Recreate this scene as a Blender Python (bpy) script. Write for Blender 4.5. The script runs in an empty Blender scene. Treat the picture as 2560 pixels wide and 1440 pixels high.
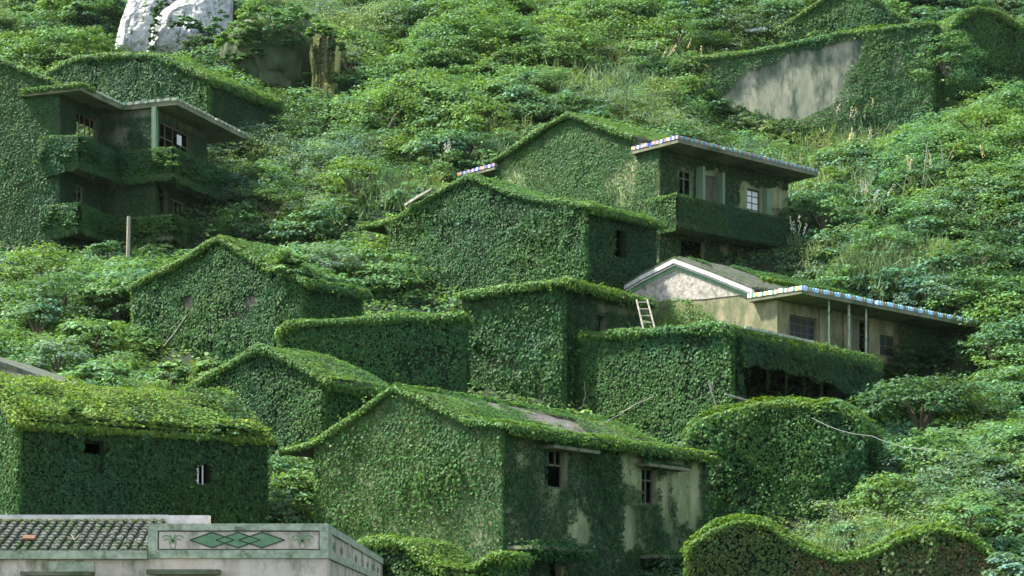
import bpy, math, random
import numpy as np
from mathutils import Vector

RNG = np.random.default_rng(7)
random.seed(7)
SC = bpy.context.scene
COL = SC.collection

# ------------------------------------------------------------------ camera
# The picture is 2560 x 1440; F is the focal length in those pixels, the horizon lies at row YH.
F, CX, YH = 5000.0, 1280.0, 1600.0
cam_d = bpy.data.cameras.new("camera")
cam_d.sensor_width = 36.0
cam_d.lens = 36.0 * F / 2560.0
cam_d.shift_y = (YH - 720.0) / 2560.0
cam_d.clip_start = 0.5
cam_d.clip_end = 2000.0
cam = bpy.data.objects.new("camera", cam_d)
cam.rotation_euler = (math.radians(90), 0, 0)
COL.objects.link(cam)
SC.camera = cam

# ------------------------------------------------------------------ light
SUN_EL = math.radians(55)
SUN_A = math.radians(7)              # the sun stands to the left, a little beyond the hill
SUN_H = Vector((-math.cos(SUN_A), math.sin(SUN_A), 0))
SUN_V = SUN_H * math.cos(SUN_EL) + Vector((0, 0, math.sin(SUN_EL)))
world = bpy.data.worlds.new("World")
SC.world = world
world.use_nodes = True
wn = world.node_tree
sky = wn.nodes.new("ShaderNodeTexSky")
sky.sky_type = 'NISHITA'
sky.sun_disc = False
sky.sun_elevation = SUN_EL
sky.sun_rotation = math.atan2(SUN_V.x, SUN_V.y)
bg = wn.nodes["Background"]
bg.inputs["Strength"].default_value = 0.118
hsv = wn.nodes.new("ShaderNodeHueSaturation")      # thin summer overcast: a whiter sky
hsv.inputs["Saturation"].default_value = 0.65
wn.links.new(sky.outputs[0], hsv.inputs["Color"])
wn.links.new(hsv.outputs[0], bg.inputs[0])
sun_d = bpy.data.lights.new("sun", 'SUN')
sun_d.energy = 4.0
sun_d.angle = math.radians(4)
sun_d.color = (1.0, 0.95, 0.86)
sun = bpy.data.objects.new("sun", sun_d)
sun.rotation_euler = SUN_V.to_track_quat('Z', 'Y').to_euler()
sun.location = (-60, 60, 120)
COL.objects.link(sun)
SC.view_settings.view_transform = 'Standard'
SC.view_settings.look = 'None'
SC.view_settings.gamma = 1.0
SC.view_settings.exposure = 1.95
SC.cycles.max_bounces = 6
SC.cycles.diffuse_bounces = 3
SC.cycles.glossy_bounces = 2
SC.cycles.transmission_bounces = 3
SC.cycles.use_denoising = True

# ------------------------------------------------------------------ small maths
def P(px, py, d):
    return np.array([(px - CX) / F * d, d, (YH - py) / F * d])

def proj(p):
    p = np.asarray(p, float)
    return np.stack([CX + p[..., 0] / p[..., 1] * F, YH - p[..., 2] / p[..., 1] * F], -1)

_TAB = np.random.default_rng(3).random(65536)
def noise(p, scale, seed=0):
    """value noise 0..1 of points (n,3), wavelength scale"""
    q = np.asarray(p, float) / scale + seed * 17.31
    i = np.floor(q).astype(np.int64)
    f = q - i
    f = f * f * (3 - 2 * f)
    out = 0
    for dx in (0, 1):
        for dy in (0, 1):
            for dz in (0, 1):
                h = ((i[:, 0] + dx) * 73856093 ^ (i[:, 1] + dy) * 19349663 ^ (i[:, 2] + dz) * 83492791) & 65535
                w = (f[:, 0] if dx else 1 - f[:, 0]) * (f[:, 1] if dy else 1 - f[:, 1]) * (f[:, 2] if dz else 1 - f[:, 2])
                out = out + w * _TAB[h]
    return out

def inpoly(pts, poly):
    pts = np.asarray(pts, float)
    x, y = pts[:, 0], pts[:, 1]
    r = np.zeros(len(x), bool)
    n = len(poly)
    for k in range(n):
        x0, y0 = poly[k]
        x1, y1 = poly[(k + 1) % n]
        if y0 == y1:
            continue
        c = ((y0 > y) != (y1 > y)) & (x < (x1 - x0) * (y - y0) / (y1 - y0) + x0)
        r ^= c
    return r

def unit(v):
    return v / np.maximum(np.linalg.norm(v, axis=-1, keepdims=True), 1e-9)

# ------------------------------------------------------------------ materials
MATS = {}
def mat(name):
    return MATS[name]

def new_mat(name):
    m = bpy.data.materials.new(name)
    m.use_nodes = True
    nt = m.node_tree
    b = nt.nodes["Principled BSDF"]
    MATS[name] = m
    return m, nt, b

def leaf_mat(name, rough=0.5, spec=0.45, trans=0.30):
    m, nt, b = new_mat(name)
    at = nt.nodes.new("ShaderNodeAttribute")
    at.attribute_name = "Col"
    nt.links.new(at.outputs["Color"], b.inputs["Base Color"])
    b.inputs["Roughness"].default_value = rough
    b.inputs["Specular IOR Level"].default_value = spec
    tr = nt.nodes.new("ShaderNodeBsdfTranslucent")
    hs = nt.nodes.new("ShaderNodeMix")
    hs.data_type = 'RGBA'
    hs.blend_type = 'MULTIPLY'
    hs.inputs[0].default_value = 1.0
    nt.links.new(at.outputs["Color"], hs.inputs[6])
    hs.inputs[7].default_value = (1.7, 1.55, 0.5, 1)
    nt.links.new(hs.outputs[2], tr.inputs[0])
    mx = nt.nodes.new("ShaderNodeMixShader")
    mx.inputs[0].default_value = trans
    nt.links.new(b.outputs[0], mx.inputs[1])
    nt.links.new(tr.outputs[0], mx.inputs[2])
    nt.links.new(mx.outputs[0], nt.nodes["Material Output"].inputs[0])
    return m

leaf_mat("leaf", 0.58, 0.14, 0.32)
leaf_mat("leaf_dry", 0.7, 0.2, 0.3)

def rough_mat(name, c1, c2, scale=1.5, rough=0.9, c3=None, scale3=0.5, lo3=0.5, hi3=0.62, stretch=(1, 1, 1), bump=0.3, bscale=12, spec=0.2, detail=6, bdist=0.05):
    m, nt, b = new_mat(name)
    tc = nt.nodes.new("ShaderNodeTexCoord")
    mp = nt.nodes.new("ShaderNodeMapping")
    mp.inputs["Scale"].default_value = stretch
    nt.links.new(tc.outputs["Object"], mp.inputs[0])
    n1 = nt.nodes.new("ShaderNodeTexNoise")
    n1.inputs["Scale"].default_value = scale
    n1.inputs["Detail"].default_value = detail
    n1.inputs["Roughness"].default_value = 0.65
    nt.links.new(mp.outputs[0], n1.inputs[0])
    r1 = nt.nodes.new("ShaderNodeValToRGB")
    r1.color_ramp.elements[0].position = 0.36
    r1.color_ramp.elements[1].position = 0.66
    r1.color_ramp.elements[0].color = (*c1, 1)
    r1.color_ramp.elements[1].color = (*c2, 1)
    nt.links.new(n1.outputs[0], r1.inputs[0])
    out = r1.outputs[0]
    if c3 is not None:
        n3 = nt.nodes.new("ShaderNodeTexNoise")
        n3.inputs["Scale"].default_value = scale3
        n3.inputs["Detail"].default_value = 8
        n3.inputs["Roughness"].default_value = 0.7
        nt.links.new(mp.outputs[0], n3.inputs[0])
        r3 = nt.nodes.new("ShaderNodeValToRGB")
        r3.color_ramp.elements[0].position = lo3
        r3.color_ramp.elements[1].position = hi3
        r3.color_ramp.elements[0].color = (0, 0, 0, 1)
        r3.color_ramp.elements[1].color = (1, 1, 1, 1)
        nt.links.new(n3.outputs[0], r3.inputs[0])
        mx = nt.nodes.new("ShaderNodeMix")
        mx.data_type = 'RGBA'
        nt.links.new(r3.outputs[0], mx.inputs[0])
        nt.links.new(out, mx.inputs[6])
        mx.inputs[7].default_value = (*c3, 1)
        out = mx.outputs[2]
    nt.links.new(out, b.inputs["Base Color"])
    b.inputs["Roughness"].default_value = rough
    b.inputs["Specular IOR Level"].default_value = spec
    if bump:
        nb = nt.nodes.new("ShaderNodeTexNoise")
        nb.inputs["Scale"].default_value = bscale
        nb.inputs["Detail"].default_value = 5
        nt.links.new(tc.outputs["Object"], nb.inputs[0])
        bp = nt.nodes.new("ShaderNodeBump")
        bp.inputs["Strength"].default_value = bump
        bp.inputs["Distance"].default_value = bdist
        nt.links.new(nb.outputs[0], bp.inputs["Height"])
        nt.links.new(bp.outputs[0], b.inputs["Normal"])
    return m

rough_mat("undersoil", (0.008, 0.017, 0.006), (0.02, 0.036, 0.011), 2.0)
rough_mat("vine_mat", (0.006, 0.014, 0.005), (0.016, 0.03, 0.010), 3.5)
rough_mat("plaster_green", (0.12, 0.16, 0.07), (0.30, 0.31, 0.17), 1.6, c3=(0.05, 0.08, 0.035), scale3=1.1, lo3=0.5, hi3=0.66, stretch=(1, 1, 0.35))
rough_mat("plaster_shaded", (0.05, 0.07, 0.035), (0.13, 0.14, 0.09), 1.6, c3=(0.03, 0.05, 0.022), scale3=1.1, lo3=0.45, hi3=0.6, stretch=(1, 1, 0.35))  # darker copy of the green plaster, shade of the balcony recesses in its colour
rough_mat("plaster_grey", (0.12, 0.145, 0.10), (0.33, 0.31, 0.23), 0.6, c3=(0.05, 0.075, 0.05), scale3=0.8, lo3=0.45, hi3=0.60, stretch=(1, 1, 0.4), detail=8)
rough_mat("plaster_tan", (0.13, 0.13, 0.07), (0.30, 0.26, 0.16), 1.7, c3=(0.07, 0.10, 0.045), scale3=1.3, lo3=0.46, hi3=0.66, stretch=(1, 1, .5))
rough_mat("plaster_pink", (0.22, 0.205, 0.17), (0.44, 0.405, 0.36), 5.0, c3=(0.13, 0.14, 0.09), scale3=3.0, lo3=0.5, hi3=0.68, bump=0.6, bscale=9)
rough_mat("plaster_pale", (0.40, 0.34, 0.26), (0.60, 0.52, 0.43), 1.4, c3=(0.14, 0.16, 0.09), scale3=2.2, lo3=0.49, hi3=0.66, stretch=(1, 1, 0.5))
rough_mat("cement", (0.22, 0.27, 0.18), (0.42, 0.45, 0.33), 6.0, c3=(0.09, 0.12, 0.06), scale3=3.5, lo3=0.51, hi3=0.68)
rough_mat("cement_dark", (0.10, 0.11, 0.065), (0.20, 0.20, 0.13), 2.0, c3=(0.05, 0.075, 0.03), scale3=1.0)
rough_mat("white_paint", (0.42, 0.41, 0.38), (0.60, 0.59, 0.56), 4.0, c3=(0.30, 0.30, 0.25), scale3=5.0, lo3=0.58, hi3=0.7)
rough_mat("green_paint", (0.09, 0.20, 0.10), (0.16, 0.28, 0.15), 4.0, c3=(0.25, 0.25, 0.19), scale3=5.0, lo3=0.54, hi3=0.70, bump=0.1)
rough_mat("dark_line", (0.03, 0.04, 0.03), (0.06, 0.07, 0.05), 5.0, bump=0)
rough_mat("tile_grey", (0.035, 0.045, 0.032), (0.11, 0.12, 0.095), 5.0, c3=(0.045, 0.07, 0.025), scale3=1.5, lo3=0.48, hi3=0.62)
rough_mat("tile_roof", (0.06, 0.062, 0.055), (0.17, 0.165, 0.15), 6.0, c3=(0.05, 0.075, 0.025), scale3=0.9, lo3=0.5, hi3=0.62)
rough_mat("wood", (0.20, 0.17, 0.12), (0.36, 0.32, 0.25), 3.0, stretch=(6, 6, 0.6))
rough_mat("wood_dark", (0.07, 0.075, 0.05), (0.15, 0.14, 0.09), 3.0, stretch=(6, 6, 0.6))
rough_mat("wood_green", (0.10, 0.17, 0.10), (0.17, 0.24, 0.15), 3.0, stretch=(6, 6, 0.6))
rough_mat("rock_white", (0.26, 0.27, 0.26), (0.56, 0.56, 0.55), 2.2, c3=(0.10, 0.13, 0.08), scale3=1.6, lo3=0.53, hi3=0.60, stretch=(1, 1, 0.5), bump=1.0, bscale=1.3, detail=10, bdist=.9)
rough_mat("rock_moss", (0.035, 0.055, 0.025), (0.10, 0.115, 0.06), 0.8, c3=(0.03, 0.06, 0.018), scale3=0.5, lo3=0.45, hi3=0.6, stretch=(1, 1, 0.5), bump=0.8, bscale=2.5)
rough_mat("rock_tan", (0.26, 0.27, 0.09), (0.50, 0.45, 0.20), 1.2, c3=(0.09, 0.12, 0.03), scale3=1.4, lo3=0.48, hi3=0.6, stretch=(2, 2, 0.25), bump=0.8, bscale=3)
rough_mat("hole_shade", (0.02, 0.022, 0.016), (0.045, 0.05, 0.035), 1.0, bump=0)
rough_mat("bark", (0.06, 0.05, 0.035), (0.14, 0.12, 0.085), 4.0, stretch=(4, 4, 0.8))
rough_mat("dead_wood", (0.17, 0.165, 0.13), (0.34, 0.32, 0.26), 5.0)
rough_mat("cable", (0.22, 0.22, 0.2), (0.3, 0.3, 0.28), 5.0, bump=0)
rough_mat("sheet", (0.62, 0.64, 0.62), (0.80, 0.80, 0.78), 3.0, bump=0.2)
rough_mat("rust", (0.10, 0.06, 0.03), (0.16, 0.085, 0.045), 6.0)
m_, nt_, b_ = new_mat("glass")
b_.inputs["Base Color"].default_value = (0.02, 0.03, 0.03, 1)
b_.inputs["Roughness"].default_value = 0.4; b_.inputs["Specular IOR Level"].default_value = 0.1
m_, nt_, b_ = new_mat("tint")             # colour carried by the mesh (glazed tiles, painted marks)
a_ = nt_.nodes.new("ShaderNodeAttribute"); a_.attribute_name = "Col"
nt_.links.new(a_.outputs["Color"], b_.inputs["Base Color"])
b_.inputs["Roughness"].default_value = 0.35

# ------------------------------------------------------------------ scene objects
def tag(o, label=None, cat=None, group=None, kind=None):
    if label: o["label"] = label
    if cat: o["category"] = cat
    if group: o["group"] = group
    if kind: o["kind"] = kind
    return o

def empty(name, loc, label, cat, group=None):
    o = bpy.data.objects.new(name, None)
    o.empty_display_size = 0.5
    o.location = tuple(float(v) for v in loc)
    COL.objects.link(o)
    return tag(o, label, cat, group)

def wloc(o):
    v = np.array(o.location, float)
    while o.parent:
        o = o.parent
        v = v + np.array(o.location, float)
    return v

class MB:
    """collects faces in world coordinates; build() links them as one mesh object"""
    def __init__(s):
        s.v, s.f, s.c = [], [], []
    def face(s, pts, col=None):
        k = len(s.v)
        s.v += [tuple(float(a) for a in p) for p in pts]
        s.f.append(tuple(range(k, k + len(pts))))
        s.c.append(col or (1, 1, 1))
    def prism(s, bottom, top, col=None, caps=True):
        n = len(bottom)
        for i in range(n):
            j = (i + 1) % n
            s.face([bottom[i], bottom[j], top[j], top[i]], col)
        if caps:
            s.face(list(top), col)
            s.face(list(bottom)[::-1], col)
    def box(s, o, a, b, c, col=None):
        o, a, b, c = (np.asarray(q, float) for q in (o, a, b, c))
        q = [o, o + a, o + a + b, o + b]
        s.prism(q, [p + c for p in q], col)
    def tube(s, pts, rad, n=6, col=None):
        pts = [np.asarray(p, float) for p in pts]
        rads = rad if isinstance(rad, (list, tuple)) else [rad] * len(pts)
        rings = []
        for i, p in enumerate(pts):
            t = unit(pts[min(i + 1, len(pts) - 1)] - pts[max(i - 1, 0)])
            a = unit(np.cross(t, [0.31, 0.77, 0.55]))
            b = np.cross(t, a)
            rings.append([p + rads[i] * (math.cos(k * 2 * math.pi / n) * a + math.sin(k * 2 * math.pi / n) * b) for k in range(n)])
        for q, w in zip(rings[:-1], rings[1:]):
            for k in range(n):
                j = (k + 1) % n
                s.face([q[k], q[j], w[j], w[k]], col)
        s.face(rings[0][::-1], col); s.face(rings[-1], col)
    def build(s, name, material, parent=None, loc=None, bevel=0.0, smooth=False):
        me = bpy.data.meshes.new(name)
        base = wloc(parent) if parent else (np.array(loc, float) if loc is not None else np.zeros(3))
        vv = [tuple(np.array(p) - base) for p in s.v]
        me.from_pydata(vv, [], s.f)
        at = me.attributes.new("Col", 'FLOAT_COLOR', 'FACE')
        at.data.foreach_set("color", np.array([(*c, 1) for c in s.c], np.float32).ravel())
        me.materials.append(mat(material))
        import bmesh
        bm = bmesh.new(); bm.from_mesh(me)
        bmesh.ops.remove_doubles(bm, verts=bm.verts, dist=0.0004)
        bmesh.ops.recalc_face_normals(bm, faces=bm.faces)
        bm.to_mesh(me); bm.free()
        if smooth:
            for p in me.polygons: p.use_smooth = True
        o = bpy.data.objects.new(name, me)
        if parent: o.parent = parent
        else: o.location = tuple(base)
        COL.objects.link(o)
        return o

# ------------------------------------------------------------------ leaves
PAL = {
    'ivy':    (0.038, 0.104, 0.027),
    'ivy_lt': (0.070, 0.150, 0.032),  # paler ivy, mostly on sunlit tops and rims: light put into the colour
    'ivy_dk': (0.026, 0.072, 0.022),  # darker ivy for walls turned from the sun: shade put into the colour
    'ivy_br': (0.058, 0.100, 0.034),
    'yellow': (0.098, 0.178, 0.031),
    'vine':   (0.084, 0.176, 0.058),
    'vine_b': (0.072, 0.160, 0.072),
    'blue':   (0.108, 0.188, 0.118),
    'dark':   (0.044, 0.100, 0.034),
    'grass':  (0.110, 0.165, 0.060),
    'moss':   (0.11, 0.13, 0.035),
    'brown':  (0.115, 0.098, 0.048),
    'straw':  (0.30, 0.27, 0.17),
    'plume':  (0.42, 0.40, 0.35),
}
class Leaves:
    def __init__(s):
        s.p, s.n, s.t, s.s, s.c, s.a = [], [], [], [], [], []
    def add(s, p, n, t, size, col, aspect=0.8):
        k = len(p)
        if k == 0: return
        s.p.append(p); s.n.append(n); s.t.append(t)
        s.s.append(np.broadcast_to(size, (k,)).copy())
        s.a.append(np.broadcast_to(aspect, (k,)).copy())
        s.c.append(col)
    def count(s):
        return sum(len(q) for q in s.p)
    def build(s, name, parent=None, material="leaf", loc=None):
        p = np.concatenate(s.p); n = unit(np.concatenate(s.n)); t = np.concatenate(s.t)
        sz = np.concatenate(s.s)[:, None]; asp = np.concatenate(s.a)[:, None]; c = np.concatenate(s.c)
        t = unit(t - (t * n).sum(1, keepdims=True) * n)
        b = np.cross(n, t)
        fold = sz * (RNG.random((len(p), 1)) * 0.22 - 0.02)
        v = np.empty((len(p), 4, 3), np.float32)
        base = wloc(parent) if parent else (np.array(loc, float) if loc is not None else np.zeros(3))
        p = p - base
        v[:, 0] = p - t * sz * 0.42 
        v[:, 1] = p + b * sz * 0.5 * asp - t * sz * 0.08 - n * fold
        v[:, 2] = p + t * sz * 0.58 - n * fold * 0.6
        v[:, 3] = p - b * sz * 0.5 * asp - t * sz * 0.08 - n * fold
        k = len(p)
        me = bpy.data.meshes.new(name)
        me.vertices.add(k * 4); me.loops.add(k * 4); me.polygons.add(k)
        me.vertices.foreach_set("co", v.ravel())
        me.loops.foreach_set("vertex_index", np.arange(k * 4, dtype=np.int32))
        me.polygons.foreach_set("loop_start", np.arange(0, k * 4, 4, dtype=np.int32))
        me.update(calc_edges=True)
        at = me.attributes.new("Col", 'FLOAT_COLOR', 'FACE')
        cc = np.ones((k, 4), np.float32); cc[:, :3] = c
        at.data.foreach_set("color", cc.ravel())
        me.materials.append(mat(material))
        o = bpy.data.objects.new(name, me)
        if parent: o.parent = parent
        else: o.location = tuple(base)
        COL.objects.link(o)
        return o

def leafcol(kind, p, var=0.28, patch=2.5):
    k = len(p)
    base = np.array(PAL[kind])
    v = np.exp(RNG.normal(0, var, (k, 1)))
    h = RNG.normal(0, 0.14, (k, 1)) + (noise(p, patch, 5)[:, None] - 0.5) * 0.9 + (noise(p, patch * .35, 6)[:, None] - 0.5) * 0.5
    c = base * v
    c = c * np.concatenate([1 + h * 0.55, 1 + h * 0.2, 1 - h * 0.55], 1)
    dry = RNG.random(k) < .012
    c[dry] = c[dry] * [1.9, 1.1, .8]
    return np.clip(c, 0.004, 0.9)

UP = np.array([0, 0, 1.0])
LS, LD = 0.68, 2.1      # leaf size and density on walls
def ivy_poly(L, O, e1, e2, poly, nrm, dens=230, size=0.125, kind='ivy', holes=(), bulge=0.16, upw=0.3, rnd=0.26, keep=None):
    O, e1, e2, nrm = (np.asarray(q, float) for q in (O, e1, e2, nrm))
    poly = [(float(a), float(b)) for a, b in poly]
    a = np.array(poly)
    lo, hi = a.min(0), a.max(0)
    k = int((hi - lo).prod() * dens * LD)
    if k <= 0: return
    size = size * LS
    q = lo + RNG.random((k, 2)) * (hi - lo)
    q = q[inpoly(q, poly)]
    p = O + q[:, :1] * e1 + q[:, 1:] * e2
    if len(holes):
        w = np.stack([noise(p, 0.8, 1) - 0.5, noise(p, 0.8, 2) - 0.5], 1) * 0.95 + RNG.normal(0, .07, (len(p), 2)) + np.stack([noise(p, 0.17, 3) - 0.5, noise(p, 0.17, 4) - 0.5], 1) * 0.22
        ok = np.ones(len(q), bool)
        for h in holes:
            ok &= ~inpoly(q + w * h[0], h[1])
        q, p = q[ok], p[ok]
    thin = noise(p, 1.3, 71) * .7 + noise(p, .45, 72) * .3
    ok = (thin < .70) | (RNG.random(len(p)) < .35)
    q, p = q[ok], p[ok]
    if keep is not None:
        ok = keep(p)
        q, p = q[ok], p[ok]
    k = len(p)
    if k == 0: return
    bulge = bulge * .62
    thick = bulge * (0.25 + 1.1 * noise(p, 1.7, 7)) + bulge * 0.75 * noise(p, 0.45, 8)
    off = thick * (0.55 + 0.45 * RNG.random(k))
    pp = p + nrm * off[:, None]
    # lean of the surface itself, from the relief
    eps = 0.12
    g1 = (noise(p + e1 * eps, 0.45, 8) - noise(p - e1 * eps, 0.45, 8)) / (2 * eps) * bulge * 0.75
    g2 = (noise(p + e2 * eps, 0.45, 8) - noise(p - e2 * eps, 0.45, 8)) / (2 * eps) * bulge * 0.75
    n = nrm - g1[:, None] * e1 * 1.3 - g2[:, None] * e2 * 1.3 + UP * upw + RNG.normal(0, rnd, (k, 3))
    t = -UP * 0.9 + RNG.normal(0, 0.45, (k, 3)) + nrm * 0.25
    s = size * (0.5 + 0.9 * RNG.random(k) ** 1.3) * (.78 + .5 * noise(p, 2.2, 15))
    L.add(pp, n, t, s, leafcol(kind, p), 0.85)

def ivy_edge(L, A, B, rad=0.2, dens=150, size=0.13, kind='ivy_lt', nrm=(0, 0, 1), sag=0.0):
    A, B = np.asarray(A, float), np.asarray(B, float)
    ln = np.linalg.norm(B - A)
    k = int(ln * dens * LD); size = size * LS; rad = rad * .62
    if k <= 0: return
    t = RNG.random((k, 1))
    c = A + (B - A) * t
    d = unit(RNG.normal(0, 1, (k, 3)))
    r = rad * (0.45 + 1.1 * noise(c, 0.8, 11) + 0.5 * noise(c, 0.3, 12))
    p = c + d * (r * (0.6 + 0.4 * RNG.random(k)))[:, None]
    p[:, 2] -= sag * RNG.random(k)
    n = d + np.asarray(nrm, float) * 0.5 + RNG.normal(0, 0.35, (k, 3))
    tt = d * 0.4 - UP * 0.8 + RNG.normal(0, 0.5, (k, 3))
    L.add(p, n, tt, size * (0.65 + 0.7 * RNG.random(k)), leafcol(kind, p), 0.85)

def bush_leaves(L, c, R, kind='vine', sprays=18, per=20, leaf=0.16, flat=0.8, low=-0.15, spray=0.33, var=0.28, core=None):
    """leaf sprays over the dome of a bush: c base centre, R radius, flat = height/R"""
    per = int(per * 1.5); leaf = leaf * .82
    c = np.asarray(c, float)
    d = RNG.normal(0, 1, (sprays, 3)); d = unit(d)
    d[:, 2] = low + np.abs(d[:, 2]) * (1 - low)
    d = unit(d)
    rr = R * (0.72 + 0.42 * RNG.random((sprays, 1)))
    sc = c + d * rr * np.array([1, 1, flat])
    sr = R * spray * (0.7 + 0.7 * RNG.random(sprays))
    tone = np.exp(RNG.normal(0, 0.13, sprays))
    sprays = max(5, int(sprays * .95)); d, rr, sc = d[:sprays], rr[:sprays], sc[:sprays]; per = int(per * 1.4)
    sr = sr[:sprays]; tone = tone[:sprays]
    k = sprays * per
    idx = np.repeat(np.arange(sprays), per)
    e = unit(RNG.normal(0, 1, (k, 3)))
    e[:, 2] = np.where(e[:, 2] < -0.2, -e[:, 2], e[:, 2])
    p = sc[idx] + e * (sr[idx] * (0.5 + 0.55 * RNG.random(k)))[:, None] * np.array([1.2, 1.2, 0.5])
    n = e * 0.5 + d[idx] * 0.3 + UP * 0.75 + RNG.normal(0, 0.30, (k, 3))
    t = e * 0.8 - UP * 0.45 + d[idx] * 0.4 + RNG.normal(0, 0.4, (k, 3))
    col = leafcol(kind, p, var) * tone[idx][:, None]
    L.add(p, n, t, leaf * (0.6 + 0.8 * RNG.random(k)), col, 0.75)
    if core:
        core.append((c, R, flat))

def shoots(L, A, B, per_m, out, size=.11, kind='ivy_lt', reach=.5):
    """stray runners leaving the growth along an edge"""
    A, B = np.asarray(A, float), np.asarray(B, float)
    for _ in range(int(np.linalg.norm(B - A) * per_m * 1.7)):
        b = A + (B - A) * random.random()
        m = random.randint(4, 9)
        d = unit(np.asarray(out, float) * random.uniform(.2, 1) + UP * random.uniform(-.2, .8) + RNG.normal(0, .35, 3))
        s = np.linspace(0.05, reach * random.uniform(.5, 1.3), m)[:, None]
        q = b + d * s - UP * .5 * s * s + RNG.normal(0, .02, (m, 3))
        L.add(q, UP * .7 + RNG.normal(0, .5, (m, 3)), d + RNG.normal(0, .6, (m, 3)) - UP * .4, size * (.6 + .5 * RNG.random(m)), leafcol(kind, q), .8)

def strands(L, A, B, out, per_m=.8, size=.10, kind='ivy', drop=1.0):
    """leafy strings hanging from an edge"""
    A, B = np.asarray(A, float), np.asarray(B, float)
    for _ in range(int(np.linalg.norm(B - A) * per_m)):
        b = A + (B - A) * random.random() + np.asarray(out, float) * random.uniform(.05, .3)
        m = random.randint(8, 18); ln = drop * random.uniform(.3, 1.2)
        q = b + np.stack([RNG.normal(0, .03, m), RNG.normal(0, .03, m), -np.linspace(0, ln, m)], 1)
        L.add(q, np.asarray(out, float) + RNG.normal(0, .4, (m, 3)) + UP * .3, -UP + RNG.normal(0, .5, (m, 3)), size * (.6 + .6 * RNG.random(m)), leafcol(kind, q), .85)
# ------------------------------------------------------------------ terrain
CTRL = [  # picture column, picture row, distance: spots of the bare hillside
 (2300,1270,59),(2520,1120,66),(2540,1400,54),(2150,1340,56),(2350,1080,69),(2520,930,82),(2450,720,87),(2300,560,96),
 (2110,660,91),(2480,470,101),(2420,270,116),(2170,450,106),(1720,350,113),(1500,220,115),(1220,280,112),(1000,110,130),
 (1300,60,134),(1620,40,134),(720,370,110),(900,310,113),(700,520,101),(860,510,100),(1010,440,104),(820,630,92),
 (150,720,88),(50,860,80),(200,820,82),(280,920,74),(380,970,69),(860,690,88),(100,60,136),(650,60,134),(240,160,128),
 (730,1215,61),(735,1300,59),(1750,60,134),(2200,-60,140),(2540,60,138),(2600,300,118),(2650,800,88),(2650,1250,60),
 (-100,760,88),(-100,950,74),(-120,150,130),(-100,1300,60),
 # feet of the houses
 (300,1440,53.5),(-100,1440,56),(1240,1560,57),(820,1400,60),(1750,1450,65),(2100,1520,49),(1750,1500,49),(2450,1480,50),
 (400,1850,34),(800,1900,34),(0,1850,34),(400,1720,44),(900,1650,50),(1300,1700,50),(1800,1340,60),(2100,1330,62),
 (1640,1235,69),(1500,1200,69),(1850,1110,67),(2120,1090,70),(2200,1190,71.5),(2330,1150,71.5),(1200,1020,72),(900,1010,74),(600,1130,65),(900,1120,66),
 (1950,900,78),(2150,985,80),(2330,985,86),(1100,810,84),(1400,810,82),(400,960,73),(680,990,72),(1700,740,92),(1960,720,93),
 (60,650,94),(350,650,95),(520,650,97),(300,330,107),(600,300,110),(1850,415,118),(2200,390,119),
 (2420,120,132),
 # beyond the frame
 (-300,-300,172),(600,-300,172),(1280,-300,172),(2000,-300,174),(2900,-300,174),
 (-600,-900,240),(1280,-900,240),(3100,-900,240),(-800,700,92),(-800,1300,64),(3300,700,92),(3300,1300,60),(-700,100,135),(3200,100,138),
 (-600,2200,30),(1280,2300,28),(3200,2100,32),
]
CP = np.array([P(*c) for c in CTRL])
def _ker(r):
    return np.sqrt(r * r + 2.0)
_A = _ker(np.linalg.norm(CP[:, None, :2] - CP[None, :, :2], axis=-1))
_n = len(CP)
_M = np.zeros((_n + 3, _n + 3))
_M[:_n, :_n] = _A - np.eye(_n) * 0.6
_M[:_n, _n] = 1; _M[:_n, _n + 1:] = CP[:, :2]
_M[_n, :_n] = 1; _M[_n + 1:, :_n] = CP[:, :2].T
_W = np.linalg.solve(_M, np.concatenate([CP[:, 2], [0, 0, 0]]))
def ground(xy):
    xy = np.atleast_2d(np.asarray(xy, float))
    out = np.empty(len(xy))
    for i in range(0, len(xy), 20000):
        q = xy[i:i + 20000]
        r = _ker(np.linalg.norm(q[:, None] - CP[None, :, :2], axis=-1))
        out[i:i + 20000] = r @ _W[:_n] + _W[_n] + q @ _W[_n + 1:]
    return out

FOOT = []          # plan polygons of the buildings, world x/y
CLEAR = []         # (picture polygon, distance) seen without growth in front of it

gx = np.arange(-75, 75.01, 0.75)
gy = np.arange(24, 250.01, 0.75)
_X, _Y = np.meshgrid(gx, gy)
_XY = np.stack([_X.ravel(), _Y.ravel()], 1)
GZ = ground(_XY).reshape(_X.shape)
def gz_fast(xy, GZ=None):
    GZ = globals()['GZ'] if GZ is None else GZ
    xy = np.atleast_2d(np.asarray(xy, float))
    fx = np.clip((xy[:, 0] - gx[0]) / 0.75, 0, len(gx) - 1.001); fy = np.clip((xy[:, 1] - gy[0]) / 0.75, 0, len(gy) - 1.001)
    i, j = fx.astype(int), fy.astype(int); a, b = fx - i, fy - j
    return (GZ[j, i] * (1 - a) * (1 - b) + GZ[j, i + 1] * a * (1 - b) + GZ[j + 1, i] * (1 - a) * b + GZ[j + 1, i + 1] * a * b)

def hit(px, py, d0=40.0, d1=230.0):
    """where the sight line through a picture spot meets the hillside"""
    d = np.arange(d0, d1, 0.25)
    pts = np.stack([(px - CX) / F * d, d, (YH - py) / F * d], 1)
    below = pts[:, 2] < gz_fast(pts[:, :2])
    k = int(np.argmax(below)) if below.any() else len(d) - 1
    return pts[k]

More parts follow.
